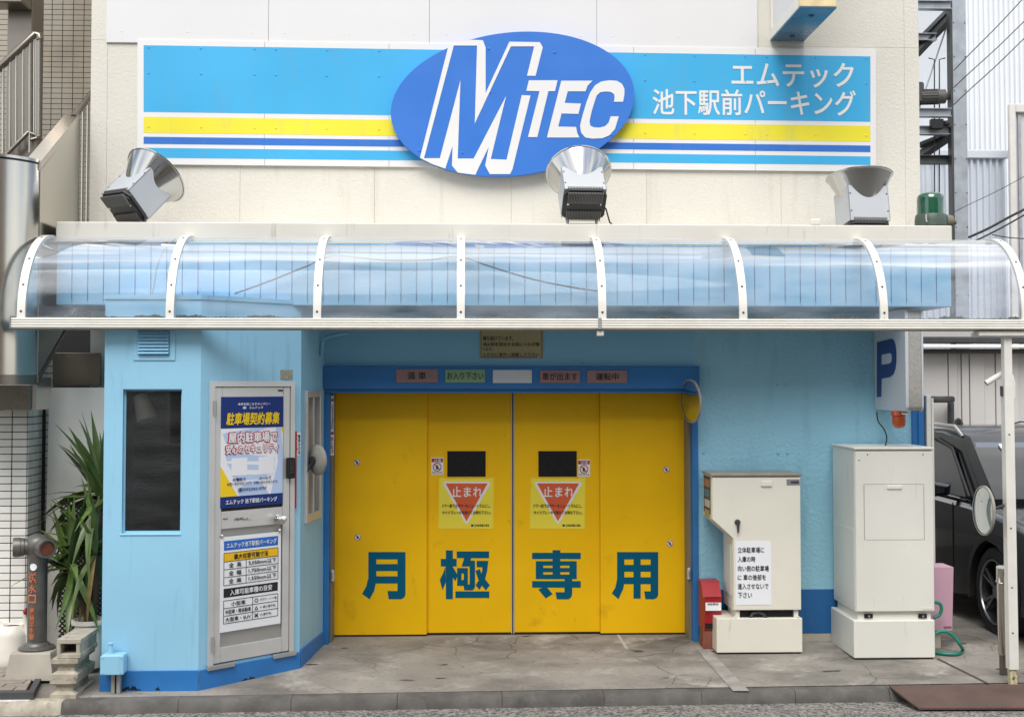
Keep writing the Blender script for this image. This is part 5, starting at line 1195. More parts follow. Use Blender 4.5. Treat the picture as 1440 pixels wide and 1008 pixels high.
# ------------------------------------------------------------------ black car, nose to the street
def make_car(loc, rz):
    t = thing('parked_car', 'black car with alloy wheels parked nose out behind the awning post', 'car', loc, (0, 0, rz))
    # local: x forward, y left, z up; right flank (y < 0) faces the booth
    wf, wr, R_ = 1.36, -1.30, .345
    def side(n):                                    # lower body outline, arches included
        pts = [(-2.24, .42), (-2.28, .62), (-2.24, .95), (-2.12, 1.06)]
        pts += [(-1.0, 1.035), (.2, 1.0), (.92, .985), (1.35, .955), (1.8, .90), (2.08, .82), (2.22, .70), (2.25, .5), (2.2, .3), (2.05, .22)]
        for cx in (wf, wr):
            a = .41; s = []
            for k in range(11): th = math.radians(-12 + (204) * k / 10); s.append((cx + a * math.cos(th), .345 + a * math.sin(th)))
            pts += s
            if cx == wf: pts += [(.6, .21), (-.5, .21)]
        pts += [(-2.05, .26)]
        return pts
    base = side(0); cxm, czm = 0.0, .62
    rings = []
    for y, k, zc in ((-.80, .965, 0), (-.885, .985, 0), (-.915, .97, 0.0)): pass
    def lvl(y, kx, kz):
        out = []
        for x, z in base: out.append(Vector((cxm + (x - cxm) * kx, y, czm + (z - czm) * kz if z > .62 else z)))
        return out
    g = G(); g.loft([lvl(-.905, .955, .80), lvl(-.90, .975, .90), lvl(-.86, .992, .97), lvl(-.78, 1, 1), lvl(.78, 1, 1), lvl(.86, .992, .97), lvl(.90, .975, .90), lvl(.905, .955, .80)])
    obj('body', g, M['car'], t, 35)
    # cabin
    def hoop(x, zb, wb, zt_, wt): return [Vector((x, -wb, zb)), Vector((x, -wt - .06 * 0, zt_ - .05)), Vector((x, -wt + .07, zt_)), Vector((x, wt - .07, zt_)), Vector((x, wt, zt_ - .05)), Vector((x, wb, zb))]
    g = G(); g.loft([hoop(.98, .97, .80, 1.03, .77), hoop(.20, .98, .82, 1.50, .63), hoop(-.25, 1.0, .82, 1.575, .62), hoop(-1.0, 1.0, .82, 1.575, .61), hoop(-1.7, 1.02, .80, 1.49, .58), hoop(-2.12, 1.03, .76, 1.10, .66)]); obj('cabin', g, M['car'], t, 30)
    # glass, a few millimetres proud of the cabin skin
    def glass(name, pts, out, m='car_glass2'):
        g = G(); pts = [Vector(p) for p in pts]; n = Vector(out).normalized(); g.prism([p + n * .006 for p in pts], n * .004); return obj(name, g, M[m], t, 30)
    glass('windscreen', [(.93, -.70, 1.01), (.93, .70, 1.01), (.27, .555, 1.45), (.27, -.555, 1.45)], (.56, 0, .83), 'sky_tint_glass')
    for s in (-1, 1):
        o = Vector((0, s * .94, .34))
        glass('side_window', [(.70, s * .815, 1.02), (.12, s * .685, 1.385), (-.42, s * .665, 1.47), (-.42, s * .82, 1.03)], o)
        glass('side_window', [(-.50, s * .82, 1.03), (-.50, s * .664, 1.47), (-1.25, s * .655, 1.46), (-1.45, s * .81, 1.05)], o)
        g = G(); g.tube([Vector((.78, s * .832, 1.03)), Vector((.14, s * .70, 1.40)), Vector((-.35, s * .675, 1.49)), Vector((-1.2, s * .665, 1.49))], .014, 6); obj('window_trim', g, M['car_trim'], t, 50)
        g = G(); g.tube([Vector((.10, s * .585, 1.50)), Vector((-.05, s * .59, 1.585)), Vector((-1.2, s * .58, 1.60)), Vector((-1.5, s * .57, 1.55))], [.014, .018, .018, .012], 8); obj('roof_rail', g, M['chrome'], t, 50)
        c = Vector((.55, s * 1.0, 1.08)); g = G(); g.loft([[c + Vector((.07 * k, s * .0 + a, b)) for a, b in ((-.11 * m_, -.07 * m_), (.10 * m_, -.06 * m_), (.11 * m_, .05 * m_), (-.09 * m_, .08 * m_))] for k, m_ in ((-.9, .9), (-.5, 1), (.4, .9), (1, .45))]); g.tube([c + Vector((0, 0, -.04)), Vector((.60, s * .84, 1.0))], .022, 8); obj('wing_mirror', g, M['car'], t, 50)
        g = G(); g.tube([Vector((.10, s * .925, .84)), Vector((-.02, s * .935, .845)), Vector((-.12, s * .925, .84))], .012, 6); obj('door_handle', g, M['car'], t, 50)
        g = G(); g.box(.62, .626, s * .9, s * .911, .30, .97); obj('door_gap', g, M['black'], t)
        for cx in (wf, wr):
            g = G(); n = 14; ring = []
            for k in range(n + 1):
                th = math.radians(-14 + 208 * k / n); ring.append((cx + .40 * math.cos(th), .345 + .40 * math.sin(th), cx + .455 * math.cos(th), .345 + .455 * math.sin(th)))
            g.loft([[Vector((a, s * .86, b)), Vector((a, s * .918, b)), Vector((c_, s * .914, d_)), Vector((c_, s * .86, d_))] for a, b, c_, d_ in ring]); obj('arch_trim', g, M['car_trim'], t, 40)
    g = G(); g.box(-2.0, 2.0, -.66, .66, .22, .8); obj('underbody', g, M['black'], t)
    for cx in (wf, wr):
        for s in (-1, 1):
            Mx = Matrix.Translation((cx, s * .80, R_)) @ Matrix.Rotation(-s * math.pi / 2, 4, 'X')
            g = G(); g.lathe([(.24, -.11), (.32, -.11), (R_, -.09), (R_, .075), (.325, .095), (.262, .098), (.25, .08)], 40, Mx); ty = obj('wheel', g, M['tyre'], t, 35)
            g = G(); g.lathe([(.255, .094), (.25, .1), (.238, .085), (.235, -.05), (0, -.05)], 40, Mx); obj('rim', g, M['car_trim'], ty, 40)
            g = G()
            for k in range(5):
                for d in (-.13, .13):
                    th = 2 * math.pi * k / 5; p0 = Vector((.045 * math.cos(th), .045 * math.sin(th), .075)); p1 = Vector((.243 * math.cos(th + d * 1.2), .243 * math.sin(th + d * 1.2), .09)); side_ = Vector((-math.sin(th), math.cos(th), 0)) * .011
                    g.prism([Mx @ (p0 - side_), Mx @ (p0 + side_), Mx @ (p1 + side_ * .8), Mx @ (p1 - side_ * .8)], Mx.to_3x3() @ Vector((0, 0, -.02)))
            g.lathe([(0, .085), (.05, .085), (.055, .06)], 20, Mx); g.lathe([(.252, .1), (.240, .1), (.236, .09)], 40, Mx); obj('spokes', g, M['rim'], ty, 30)
    for s in (-1, 1):
        g = G(); g.prism([Vector((2.02, s * .55, .70)), Vector((1.86, s * .84, .74)), Vector((1.84, s * .84, .84)), Vector((2.06, s * .55, .80))], (.06, 0, 0)); obj('headlight', g, M['chrome'], t)
        g = G(); g.box(-2.28, -2.2, s * .5, s * .82, .8, .94, .01); obj('tail_light', g, M['red'], t)
    g = G(); g.box(2.2, 2.262, -.5, .5, .5, .72, .01); obj('grille', g, M['car_trim'], t)
    g = G(); g.prism([Vector((.93 - .1, -.45, 1.035)), Vector((.93 - .06, -.45, 1.02)), Vector((.93 - .06, .1, 1.02)), Vector((.93 - .1, .1, 1.035))], (.02, 0, .025)); obj('wiper', g, M['car_trim'], t)
    g = G(); g.lathe([(.05, 0), (.035, .04), (.01, .06), (0, .06)], 12, Matrix.Translation((-1.35, 0, 1.56)) @ Matrix.Diagonal((2.2, .6, 1.1, 1))); obj('roof_antenna', g, M['car_trim'], t, 50)
    g = G(); g.prism([Vector((.36, -.36, 1.403)), Vector((.36, -.28, 1.403)), Vector((.31, -.28, 1.437)), Vector((.31, -.36, 1.437))], (.006, 0, .009)); obj('windscreen_sticker', g, M['poster_white'], t)
    return t
M['sky_tint_glass'] = mat('sky tinted windscreen', (58, 74, 96), .05, spec=.8, coat=1)  # blue of the reflected sky is put into the base colour
M['car_glass2'] = mat('dark car glass', (26, 32, 38), .04, spec=.8, coat=1)
make_car((4.97, 1.30, -.02), -math.pi / 2 + math.radians(2))
# yellow item behind the windscreen of the next car is not built; the yard wall follows

# ------------------------------------------------------------------ yard wall, sheds and lift tower behind
yY = 5.6
yw_ = thing('clad_yard_wall', 'light grey panelled wall with dark eaves behind the black car', 'wall', (P(1370, 600, yY).x, yY, 0))
sx_ = [P(q, 550, yY).x for q in (1240, 1283, 1333, 1346, 1352, 1363, 1384, 1400, 1418, 1432, 1446, 1470, 1500, 1540, 1580, 1640, 1700, 1800)]
zte = P(1370, 496, yY).z
for i, (a, b) in enumerate(zip(sx_, sx_[1:])):
    g = G(); d = (i % 3) * .012; g.box(a + .004, b - .004, yY - d, yY + .08, 0, zte, .004); obj('panel', g, M['panel_grey'], yw_)
g = G(); g.box(sx_[0], sx_[-1], yY - .3, yY - .18, P(1370, 489.5, yY - .3).z, P(1370, 484.5, yY - .3).z, .01); obj('gutter', g, mat('white gutter', (236, 236, 234), .4), yw_)
g = G(); g.box(sx_[0], sx_[-1], yY - .16, yY + .2, P(1370, 497, yY).z, P(1370, 491, yY).z, .01); g.box(sx_[0], sx_[-1], yY - .26, yY + .2, P(1370, 482.5, yY).z, P(1370, 475, yY).z, .01); obj('eaves', g, M['galv_dark'], yw_)
g = G(); g.box(sx_[0], sx_[-1], yY - .1, yY + .6, P(1370, 474, yY).z, P(1370, 462, yY).z); obj('roof_edge', g, M['panel_grey'], yw_)
dp = P(1328, 600, yY - .15); g = G(); g.box(P(1310, 560, yY - .3).x, P(1342, 560, yY - .3).x, yY - .34, yY - .2, P(1325, 566, yY - .3).z, P(1325, 557, yY - .3).z, .02); g.cyl((P(1333, 600, yY).x, yY - .1, 0), (P(1333, 600, yY).x, yY - .1, P(1333, 566, yY).z), .04, n=12); obj('downpipe', g, M['galv_dark'], yw_, 40)

def corrugated(name, lab, x0, x1, Y, z0, z1, pitch, m, depth=.04, thick=.3):
    t = thing(name, lab, 'building', ((x0 + x1) / 2, Y, z0)); n = int((x1 - x0) / pitch); vs = []; fs = []
    xx = []; 
    for i in range(n):
        b = x0 + i * pitch
        xx += [(b, 0), (b + pitch * .42, 0), (b + pitch * .55, -depth), (b + pitch * .87, -depth)]
    xx.append((x0 + n * pitch, 0))
    for x, d in xx: vs += [(x, Y + d, z0), (x, Y + d, z1)]
    for i in range(len(xx) - 1): fs.append((2*i, 2*i + 2, 2*i + 3, 2*i + 1))
    g = G(); g.add(vs, fs); obj('corrugated_sheet', g, M[m], t)
    g = G(); g.box(x0, x0 + n * pitch, Y + .01, Y + 6, z0, z1 - .01); obj('core', g, M[m], t)
    g = G(); g.box(x0 - .03, x0 + n * pitch + .03, Y - depth - .04, Y + 6.03, z1, z1 + .12, .01); obj('coping', g, M[m], t)
    return t
corrugated('white_corrugated_building', 'tall white corrugated steel building beyond the lift tower', P(1352, 150, 11).x, P(1352, 150, 11).x + 9, 11, 0, 12, .086, 'shed_white', .05)
corrugated('blue_corrugated_shed', 'low pale blue corrugated shed in front of the white building', P(1297, 280, 8).x, P(1414, 280, 8).x, 8, 0, P(1380, 224, 8).z, .092, 'shed_blue')
fc = thing('grey_window_building', 'weathered grey building corner with window frame at the right edge', 'building', (P(1430, 300, 7.4).x + 1, 7.4, 0))
x0 = P(1421, 250, 7.4).x; zt2 = P(1430, 146, 7.4).z
g = G(); g.box(x0, x0 + .09, 7.4, 7.48, 0, zt2, .01); g.box(x0 + .091, x0 + 3, 7.4, 7.48, zt2 - .12, zt2, .01); obj('frame', g, M['far_conc'], fc)
g = G(); g.box(x0 + .092, x0 + 3, 7.46, 7.54, 0, zt2 - .121); obj('wall', g, M['panel_grey'], fc)
g = G(); g.box(x0 + .13, x0 + .17, 7.43, 7.459, 0, zt2 - .15); obj('window_stile', g, M['galv'], fc)
g = G(); g.box(P(1318, 100, 26).x, P(1352, 100, 26).x, 26, 32, 0, P(1325, 52, 26).z); o = obj('wall', g, M['far_wall'])
ORG[o.name]; fb_ = tag(o, 'plain white building far behind the lift tower beams', 'building'); o.name = 'distant_building'
xx0 = P(1300, 200, 20).x; g = G(); g.box(xx0, P(1368, 222, 20).x, 19, 25, 0, P(1330, 212, 20).z, .02); o = obj('flat_roof_house', g, M['far_wall']); tag(o, 'cream flat roofed house seen just above the blue shed', 'house')

# lift tower of galvanised steel beside the building
yT_ = 6.5; tw = thing('lift_tower', 'galvanised steel lift tower with motor and cross beams right of the building', 'tower', (P(1350, 340, yT_).x, yT_, 0))
a, b = P(1341, 170, yT_).x, P(1360, 170, yT_).x
g = G(); g.box(a, b, yT_, yT_ + .02, 0, 11, .003); g.box((a + b) / 2 - .006, (a + b) / 2 + .006, yT_ + .021, yT_ + .13, 0, 11); g.box(a, b, yT_ + .131, yT_ + .15, 0, 11, .003); co = obj('column', g, M['galv'], tw)
for z in [2.2 + .45 * k for k in range(14)]:
    for x in (a + .015, b - .015):
        g = G(); g.lathe([(.009, 0), (.009, .006), (0, .007)], 6, Matrix.Translation((x, yT_ - .0002, z)) @ Matrix.Rotation(math.pi / 2, 4, 'X')); obj('bolt', g, M['galv_dark'], co)
g = G(); g.box(a - .026, a - .001, yT_ + .01, yT_ + .14, 0, 11); obj('guide_rail', g, M['galv_dark'], tw)
xl_ = P(1285, 200, yT_).x
for y0, y1, m_, dp_ in ((2, 14, 'galv', 0), (48, 58, 'galv', .2), (153, 165, 'galv', 0), (178, 190, 'galv', .1), (219, 231, 'galv_dark', .15)):
    q = R(1288, y0, 1340, y1, yT_ + dp_); g = G(); w1 = q[1] - .03 - (.2 if y0 == 48 else 0)
    g.box(xl_, w1, yT_ + dp_, yT_ + dp_ + .015, q[2] + .012, q[3] - .012); g.box(xl_, w1, yT_ + dp_ - .05, yT_ + dp_ + .06, q[3] - .0115, q[3], .002); g.box(xl_, w1, yT_ + dp_ - .05, yT_ + dp_ + .06, q[2], q[2] + .0115, .002); obj('cross_beam', g, M[m_], tw)
for (x0, y0, x1, y1, w_, m_) in ((1288, 75, 1338, 22, .05, 'galv_dark'), (1288, 62, 1334, 15, .03, 'galv_dark'), (1290, 222, 1340, 188, .05, 'galv_dark'), (1290, 160, 1338, 18, .008, 'galv'), (1293, 205, 1330, 190, .03, 'galv_dark')):
    g = G(); g.tube([P(x0, y0, yT_ + .25), P(x1, y1, yT_ + .25)], w_ * 1.4, 4); obj('brace', g, M[m_], tw)
c0, c1 = P(1293, 137, yT_ + .1), P(1330, 136, yT_ + .1)
g = G(); g.tube([c0, c0.lerp(c1, .62), c0.lerp(c1, .63), c0.lerp(c1, .7), c0.lerp(c1, .71), c0.lerp(c1, .95), c1], [.095, .095, .104, .104, .095, .095, .063], 20); mo = obj('motor', g, mat('motor grey', (88, 86, 82), .5, metal=.3, var=.1, vs=20), tw, 35)
g = G()
for k in range(18):
    th = 2 * math.pi * k / 18; d = Vector((0, math.cos(th), math.sin(th))); g.tube([c0 + d * .098, c0.lerp(c1, .6) + d * .098], .005, 4)
obj('cooling_fins', g, M['galv_dark'], mo, None, 'stuff')
g = G(); g.box(c0.x - .14, c0.x + .04, yT_ + .02, yT_ + .2, c0.z - .08, c0.z + .19, .02); obj('gearbox', g, M['galv_dark'], tw, 40); g = G(); g.cyl(c1, c1 + Vector((.05, 0, -.02)), .03, n=14); obj('shaft', g, M['galv_dark'], tw, 40)
for x in (1314, 1321):
    p0 = P(x, 90, yT_ + .2); pts = [P(x - 9 * (1 if x == 1314 else -1) * .9, 82, yT_ + .2), P(x, 84, yT_ + .2), P(x, 110, yT_ + .2), P(x, 230, yT_ + .2), P(x, 300, yT_ + .2)]
    g = G(); g.tube(pts, .009, 8); obj('conduit', g, M['galv_dark'], tw, 60)
g = G(); q = R(1308, 168, 1326, 182, yT_ + .02); g.box(q[0], q[1], yT_ - .02, yT_ + .06, q[2], q[3], .01); g.cyl(P(1328, 174, yT_), P(1334, 174, yT_), .04, n=12); obj('sheave', g, M['black'], tw, 40)
# overhead lines
for i, (x0, y0, x1, y1, r, lab) in enumerate(((1362, 78, 1445, -8, .012, 'highest overhead wire crossing the white corrugated building'), (1362, 104, 1445, 26, .012, 'middle overhead wire crossing the white corrugated building'), (1362, 128, 1445, 50, .012, 'lowest of three overhead wires crossing the white building'),
        (1362, 288, 1445, 246, .008, 'thin overhead wire crossing the blue shed'), (1362, 334, 1420, 305, .03, 'thick black cable bundle above the awning end'), (1365, 342, 1445, 300, .02, 'black overhead cable just below the thick bundle'), (1395, 330, 1445, 336, .012, 'thin black cable dipping at the right edge'))):
    r *= .55; a, b = P(x0, y0, 6.2), P(x1, y1, 6.2); m_ = (a + b) / 2; m_.z -= .012
    e0_, e1_ = a + (a - b) * .25, b + (b - a) * .6
    if i >= 4: e0_ = a
    wire([e0_, a, m_, b, e1_] if i < 4 else [a, m_, b, e1_], 'overhead_wire', lab, r, 'cable', 'wire', 'overhead wires on the right')
ant = thing('roof_antenna', 'thin white television antenna on the house roof', 'antenna', P(1371, 212, 19.5))
g = G(); a = P(1371, 212, 19.5); b = P(1371, 160, 19.5); g.tube([a, b], .03, 6); obj('mast', g, M['far_wall'], ant)
g = G()
for k in range(5): z = b.z - .1 - k * .09; g.tube([Vector((b.x - .25 + .03 * k, 19.5, z)), Vector((b.x + .25 - .03 * k, 19.4, z + .05))], .015, 5)
obj('rods', g, M['far_wall'], ant)

# ------------------------------------------------------------------ neighbour on the left
nbld = thing('neighbour_building', 'tile clad neighbouring building with dark steel column left of the cream wall', 'building', (-4.2, 1.5, 0))
yP0, yP1 = -.75, -.2; xc = P(38, 700, yP0).x; zP1 = 2.25
pil = obj('pillar', G().box(xc - 1.6, xc - .004, yP0 + .004, yP1, -.05, zP1), M['grout'], nbld)
pw_t, ph_t = .108, .0525
tf = mesh('tile', G().box(0, pw_t - .007, -.004, .004, 0, ph_t - .0065, .0015), M['tile'])
ts = mesh('tile', G().box(-.004, .004, 0, pw_t - .007, 0, ph_t - .0065, .0015), M['tile'])
z_lo, z_hi = 6, 42
rest = G()
for r_ in range(0, 43):
    z = -.02 + r_ * ph_t
    if z + ph_t > zP1: break
    for c_ in range(9):
        if c_ < 2 and z_lo <= r_ < z_hi: inst('tile', tf, (xc - .002 - (c_ + 1) * pw_t + .004, yP0, z), pil)
        else: rest.box(xc - .002 - (c_ + 1) * pw_t + .004, xc - .002 - c_ * pw_t - .003, yP0 - .004, yP0 + .003, z, z + ph_t - .0065)
    for c_ in range(5):
        if z_lo <= r_ < z_hi: inst('tile', ts, (xc - .0, yP0 + .004 + c_ * pw_t, z), pil)
        else: rest.box(xc - .004, xc + .004, yP0 + .004 + c_ * pw_t, yP0 + .004 + (c_ + 1) * pw_t - .007, z, z + ph_t - .0065)
obj('tile_rows', rest, M['tile'], pil, None, 'stuff')
# upper tiled wall, farther back
yU = 2.2; xu1 = XL + .12; xu0 = P(-120, 100, yU).x
uw = obj('upper_wall', G().box(xu0, xu1, yU + .004, yU + .3, 0, 7.5), M['grout'], nbld)
g = G(); z = 2.6
while z < 6.4:
    x = xu1 - .1
    while x > xu0: g.box(x, x + .093, yU - .004, yU + .003, z, z + .0445); x -= .1
    z += .05
obj('tile_rows', g, M['tile_brown'], uw, None, 'stuff')
g = G(); q = R(9, 60, 45, 130, 1.2); g.box(q[0], q[1], 1.2, 1.5, 0, 7.5, .01); sc_ = obj('steel_column', g, M['steel_dark'], nbld)
g = G(); q2 = R(0, -6, 34, 6, 1.0); g.box(q2[0] - .5, q2[1], .95, 1.19, q2[2], q2[3] + .3, .01); obj('steel_beam', g, M['steel_dark'], nbld)
g = G(); g.box(-5.2, XL - .02, .35, .4, 0, 3.0); obj('dark_passage', g, M['black'], nbld)

# stainless stair
xS = P(55, 400, -1.2).x
st = thing('metal_stair', 'stainless steel outdoor stair with dark railings beside the cream wall', 'stair', (xS - .5, -.9, 1.6))
ZA = lambda px, py, Y: P(px, py, Y).z
zf1, zb1 = ZA(57, 240, -1.2), ZA(105, 172, -.36); zf0, zb0 = ZA(51, 530, -1.2), ZA(51, 530, -1.2) + (zb1 - zf1)
g = G(); g.prism([Vector((xS, -1.2, zf0)), Vector((xS, -.36, zb0)), Vector((xS, -.36, zb1)), Vector((xS, -1.2, zf1))], (-.03, 0, 0)); obj('stringer_panel', g, M['steel'], st)
g = G(); g.prism([Vector((xS + .006, -1.21, zf0 - .04)), Vector((xS + .006, -.36, zb0 - .04)), Vector((xS + .006, -.36, zb0 - .001)), Vector((xS + .006, -1.21, zf0 - .001))], (-.06, 0, 0)); obj('stringer_edge', g, M['steel_dark'], st)
g = G(); g.prism([Vector((xS + .004, -1.215, zf1 + .001)), Vector((xS + .004, -.36, zb1 + .001)), Vector((xS + .004, -.36, zb1 + .06)), Vector((xS + .004, -1.215, zf1 + .06))], (-.105, 0, 0)); obj('coping', g, M['steel'], st)
g = G(); g.box(xS - .02, xS + .002, -.359, -.33, zb0, zb1 + .02, .004); obj('end_post', g, M['steel_dark'], st)
zt3, zb3 = ZA(30, 226, -1.25), ZA(30, 527, -1.25)
g = G(); n = 24; outer_, ring = [], []
for k in range(n + 1):
    a = math.radians(76 - 120 * k / n); outer_.append((xS - .002 - .42 * math.sin(math.radians(76)) + .42 * math.sin(a), -1.19 + .42 * math.cos(math.radians(76)) - .42 * math.cos(a)))
def curve_panel(z0, z1, off, name, m):
    g = G(); vs = []; fs = []
    for x, y in outer_: vs += [(x, y - off, z0), (x, y - off, z1), (x, y + .03, z1), (x, y + .03, z0)]
    for k in range(n):
        b = 4 * k
        for i in range(4): fs.append((b + i, b + 4 + i, b + 4 + (i + 1) % 4, b + (i + 1) % 4)[::-1])
    fs += [(0, 1, 2, 3)[::-1], tuple(4 * n + i for i in range(4))]
    g.add(vs, fs); return obj(name, g, m, st, 30)
curve_panel(zb3 + .001, zt3 - .021, 0, 'curved_panel', M['steel'])
curve_panel(zt3 - .02, zt3 - .008, -.004, 'shadow_gap', M['black'])
curve_panel(zt3 - .007, zt3 + .012, .006, 'rim', M['steel'])
curve_panel(zb3 - .065, zb3, .006, 'bottom_lip', M['steel_dark'])
g = G(); q = R(-60, 541, 43, 577, -1.1); g.box(q[0], q[1], -1.1, -.76, q[2], q[3] , .004); obj('lower_box', g, M['steel_dark'], st)
g = G(); q = R(43, 530, 51, 576, -1.08); g.box(q[0] + .002, q[1], -1.08, -.76, q[2], q[3], .004); obj('lower_post', g, M['steel'], st)
# railing of the upper flight, plane Y = .2
yr_ = .2
g = G(); g.tube([P(-30, 122, yr_), P(0, 95, yr_), P(50, 48, yr_), P(55, 50, yr_), P(56.5, 56, yr_)], .03, 10); obj('handrail', g, M['steel_dark'], st, 50)
g = G(); g.tube([P(-5, 232, yr_), P(40, 186, yr_), P(50, 190, yr_), P(53, 194, yr_), P(44, 197, yr_)], .016, 8); obj('bottom_rail', g, M['steel_dark'], st, 50)
for px, y0, y1 in ((4.5, 92, 222), (14, 83, 214), (23, 76, 205), (32.5, 67, 195), (42, 58, 215), (48.5, 52, 188), (51.5, 52, 190), (54.5, 55, 192)):
    g = G(); g.cyl(P(px, y1, yr_), P(px, y0, yr_), .011, n=8); obj('baluster', g, M['steel'], st, 50)
g = G(); g.prism([P(-20, 300, .3), P(60, 300, .3), P(60, 196, .3), P(40, 190, .3), P(-20, 245, .3)], (0, .04, 0)); obj('flight_side', g, M['steel_dark'], st)
# railing beyond the stringer
pr0, pr1 = Vector((xS - .03, -.36, ZA(105, 164, -.36))), Vector((xS - .03, .05, ZA(127, 133, .05)))
g = G(); g.tube([pr0, pr1, pr1 + (pr1 - pr0) * .8], .024, 10); g.tube([pr0 - Vector((0, .02, .012)), pr0 + Vector((0, .02, .012))], .028, 10); obj('handrail', g, M['steel_dark'], st, 50)
for k in (.22, .52, .82, 1.15):
    p = pr0.lerp(pr1, k); g = G(); g.cyl(p + Vector((0, 0, -1.25)), p, .010, n=8); obj('baluster', g, M['steel'], st, 50)

# panels in the gap
q = R(74, 496, 141, 542, -.34)
g = G(); g.box(q[0], q[1], -.34, -.31, q[2], q[3], .003); o = obj('cover_board', g, M['steel_dark']); tag(o, 'dull grey steel board above the white partition left of the booth', 'board')
yQ = -.5; q = R(66, 543, 150, 905, yQ)
g = G(); tl = P(69, 545, yQ); bl = P(61, 905, yQ); g.prism([Vector((bl.x, yQ, 0)), Vector((P(152, 700, yQ).x, yQ, 0)), Vector((P(152, 700, yQ).x, yQ, tl.z)), Vector((tl.x + .02, yQ, tl.z)), Vector((tl.x + .004, yQ, tl.z - .008)), Vector((tl.x, yQ, tl.z - .03))], (0, .03, 0))
wp = thing('white_partition', 'tall off white partition board behind the yucca', 'partition', ((bl.x + q[1]) / 2, yQ, 0)); obj('board', g, M['panel_white'], wp)
g = G(); g.box(bl.x - .03, bl.x - .012, yQ + .005, yQ + .03, 0, tl.z - .05); obj('edge_strip', g, M['dark_seal'], wp)

# paving and its rubber edge
pz = -.015
e0_, e1_ = PZ(47, 974, pz), PZ(80, 912, pz)
def clip(poly, a, b):                                     # keep the part left of the line a -> b
    out = []; f = lambda p: (b.x - a.x) * (p.y - a.y) - (b.y - a.y) * (p.x - a.x)
    for i in range(len(poly)):
        p, q = poly[i], poly[(i + 1) % len(poly)]; fp, fq = f(p), f(q)
        if fp >= 0: out.append(p)
        if fp * fq < 0: out.append(p.lerp(q, fp / (fp - fq)))
    return out
pv = struct('pavement', G().box(-8, e1_.x - .25, ky(-3) + .14, .3, -.12, pz - .012), M['grout'])
ir = 0; y = e0_.y + .075
while y < -.25:
    x = -4.3 - (.1 if ir % 2 else 0)
    while x < -2.6:
        pl = [Vector((x, y, 0)), Vector((x + .193, y, 0)), Vector((x + .193, y + .093, 0)), Vector((x, y + .093, 0))]
        pl = clip(pl, e0_ + Vector((-.06, 0, 0)), e1_ + Vector((-.06, 0, 0)))
        if len(pl) > 2:
            dz = random.uniform(-.002, .002); g = G(); g.prism([Vector((v.x, v.y, pz - .05)) for v in pl], (0, 0, .05 + dz)); obj('paver', g, M['paver'], pv)
        x += .2
    y += .1; ir += 1
g = G(); d = Vector((.06, 0, 0)); yf = e0_.y
g.prism([Vector((-5, yf, pz - .09)), Vector((e0_.x, yf, pz - .09)), Vector((e0_.x - .05, yf + .07, pz - .09)), Vector((-5, yf + .07, pz - .09))], (0, 0, .094)); obj('edging', g, M['rubber'], pv)
g = G(); g.prism([Vector((e0_.x + .001, yf, pz - .09)), Vector((e1_.x, e1_.y, pz - .09)), Vector((e1_.x - .058, e1_.y, pz - .09)), Vector((e0_.x - .048, yf + .071, pz - .09))], (0, 0, .094)); obj('edging', g, M['rubber'], pv)
g = G(); g.prism([Vector((-5, yf - .04, -.1)), Vector((e0_.x - .02, yf - .04, -.1)), Vector((e0_.x - .02, yf - .001, -.1)), Vector((-5, yf - .001, -.1))], (0, 0, .045)); obj('mortar', g, mat('white mortar', (212, 210, 204), .9, var=.2, vs=20), pv)

# standpipe
sy = -1.15; sX = P(52.5, 850, sy).x; Zs = lambda y: P(52, y, sy).z
sp3 = thing('fire_standpipe', 'grey twin outlet fire standpipe with orange lettering on a concrete foot', 'standpipe', (sX, sy, pz))
def ring4(h, z): return [Vector((sX - h, sy - h, z)), Vector((sX + h, sy - h, z)), Vector((sX + h, sy + h, z)), Vector((sX - h, sy + h, z))]
zc1 = Zs(912)
g = G(); g.loft([ring4(.158, pz - .01), ring4(.155, pz + .02), ring4(.132, zc1 - .01), ring4(.125, zc1)]); obj('concrete_foot', g, M['conc_light'], sp3)
T_ = Matrix.Translation((sX, sy, 0))
g = G(); g.lathe([(0, zc1), (.118, zc1 + .001), (.122, zc1 + .012), (.11, zc1 + .022), (.085, zc1 + .026), (.08, zc1 + .04), (.064, zc1 + .05)], 32, T_); obj('flange', g, M['iron'], sp3, 40)
g = G(); zt4 = Zs(783); g.lathe([(.064, zc1 + .05), (.064, zt4 - .04), (.066, zt4 - .03), (.066, zt4), (.07, zt4 + .01), (.07, zt4 + .025)], 32, T_); obj('pipe', g, M['iron'], sp3, 40)
hz = Zs(768)
g = G(); g.lathe([(.07, zt4 + .0255), (.078, zt4 + .05), (.084, hz), (.08, hz + .04), (.06, hz + .068), (.03, hz + .08), (0, hz + .083)], 32, T_); hd_ = obj('head', g, M['iron'], sp3, 50)
for ax, Ln in ((Vector((-.95, -.3, 0)), .16), (Vector((.62, -.78, 0)), .17)):
    ax.normalize(); Mx = Matrix.Translation((sX, sy, hz)) @ ax.to_track_quat('Z', 'Y').to_matrix().to_4x4()
    g = G(); g.lathe([(.055, .03), (.055, .085), (.062, .088), (.062, .11), (.066, .112), (.066, Ln - .01), (.062, Ln), (.05, Ln), (.048, Ln - .03), (0, Ln - .03)], 28, Mx); o = obj('coupling', g, M['iron'], sp3, 35)
    g = G(); g.lathe([(.046, Ln - .012), (0, Ln - .014)], 24, Mx); obj('cap', g, mat('copper brown cap', (120, 66, 48), .5, metal=.3, var=.2, vs=30), o, 40)
def cylf(u, v, d):                                     # wraps print round the pipe; u = metres along the surface, 0 facing the street
    a = u / .064 + math.radians(-8); r = .064 + d + .0015; return Vector((sX + r * math.sin(a), sy - r * math.cos(a), v))
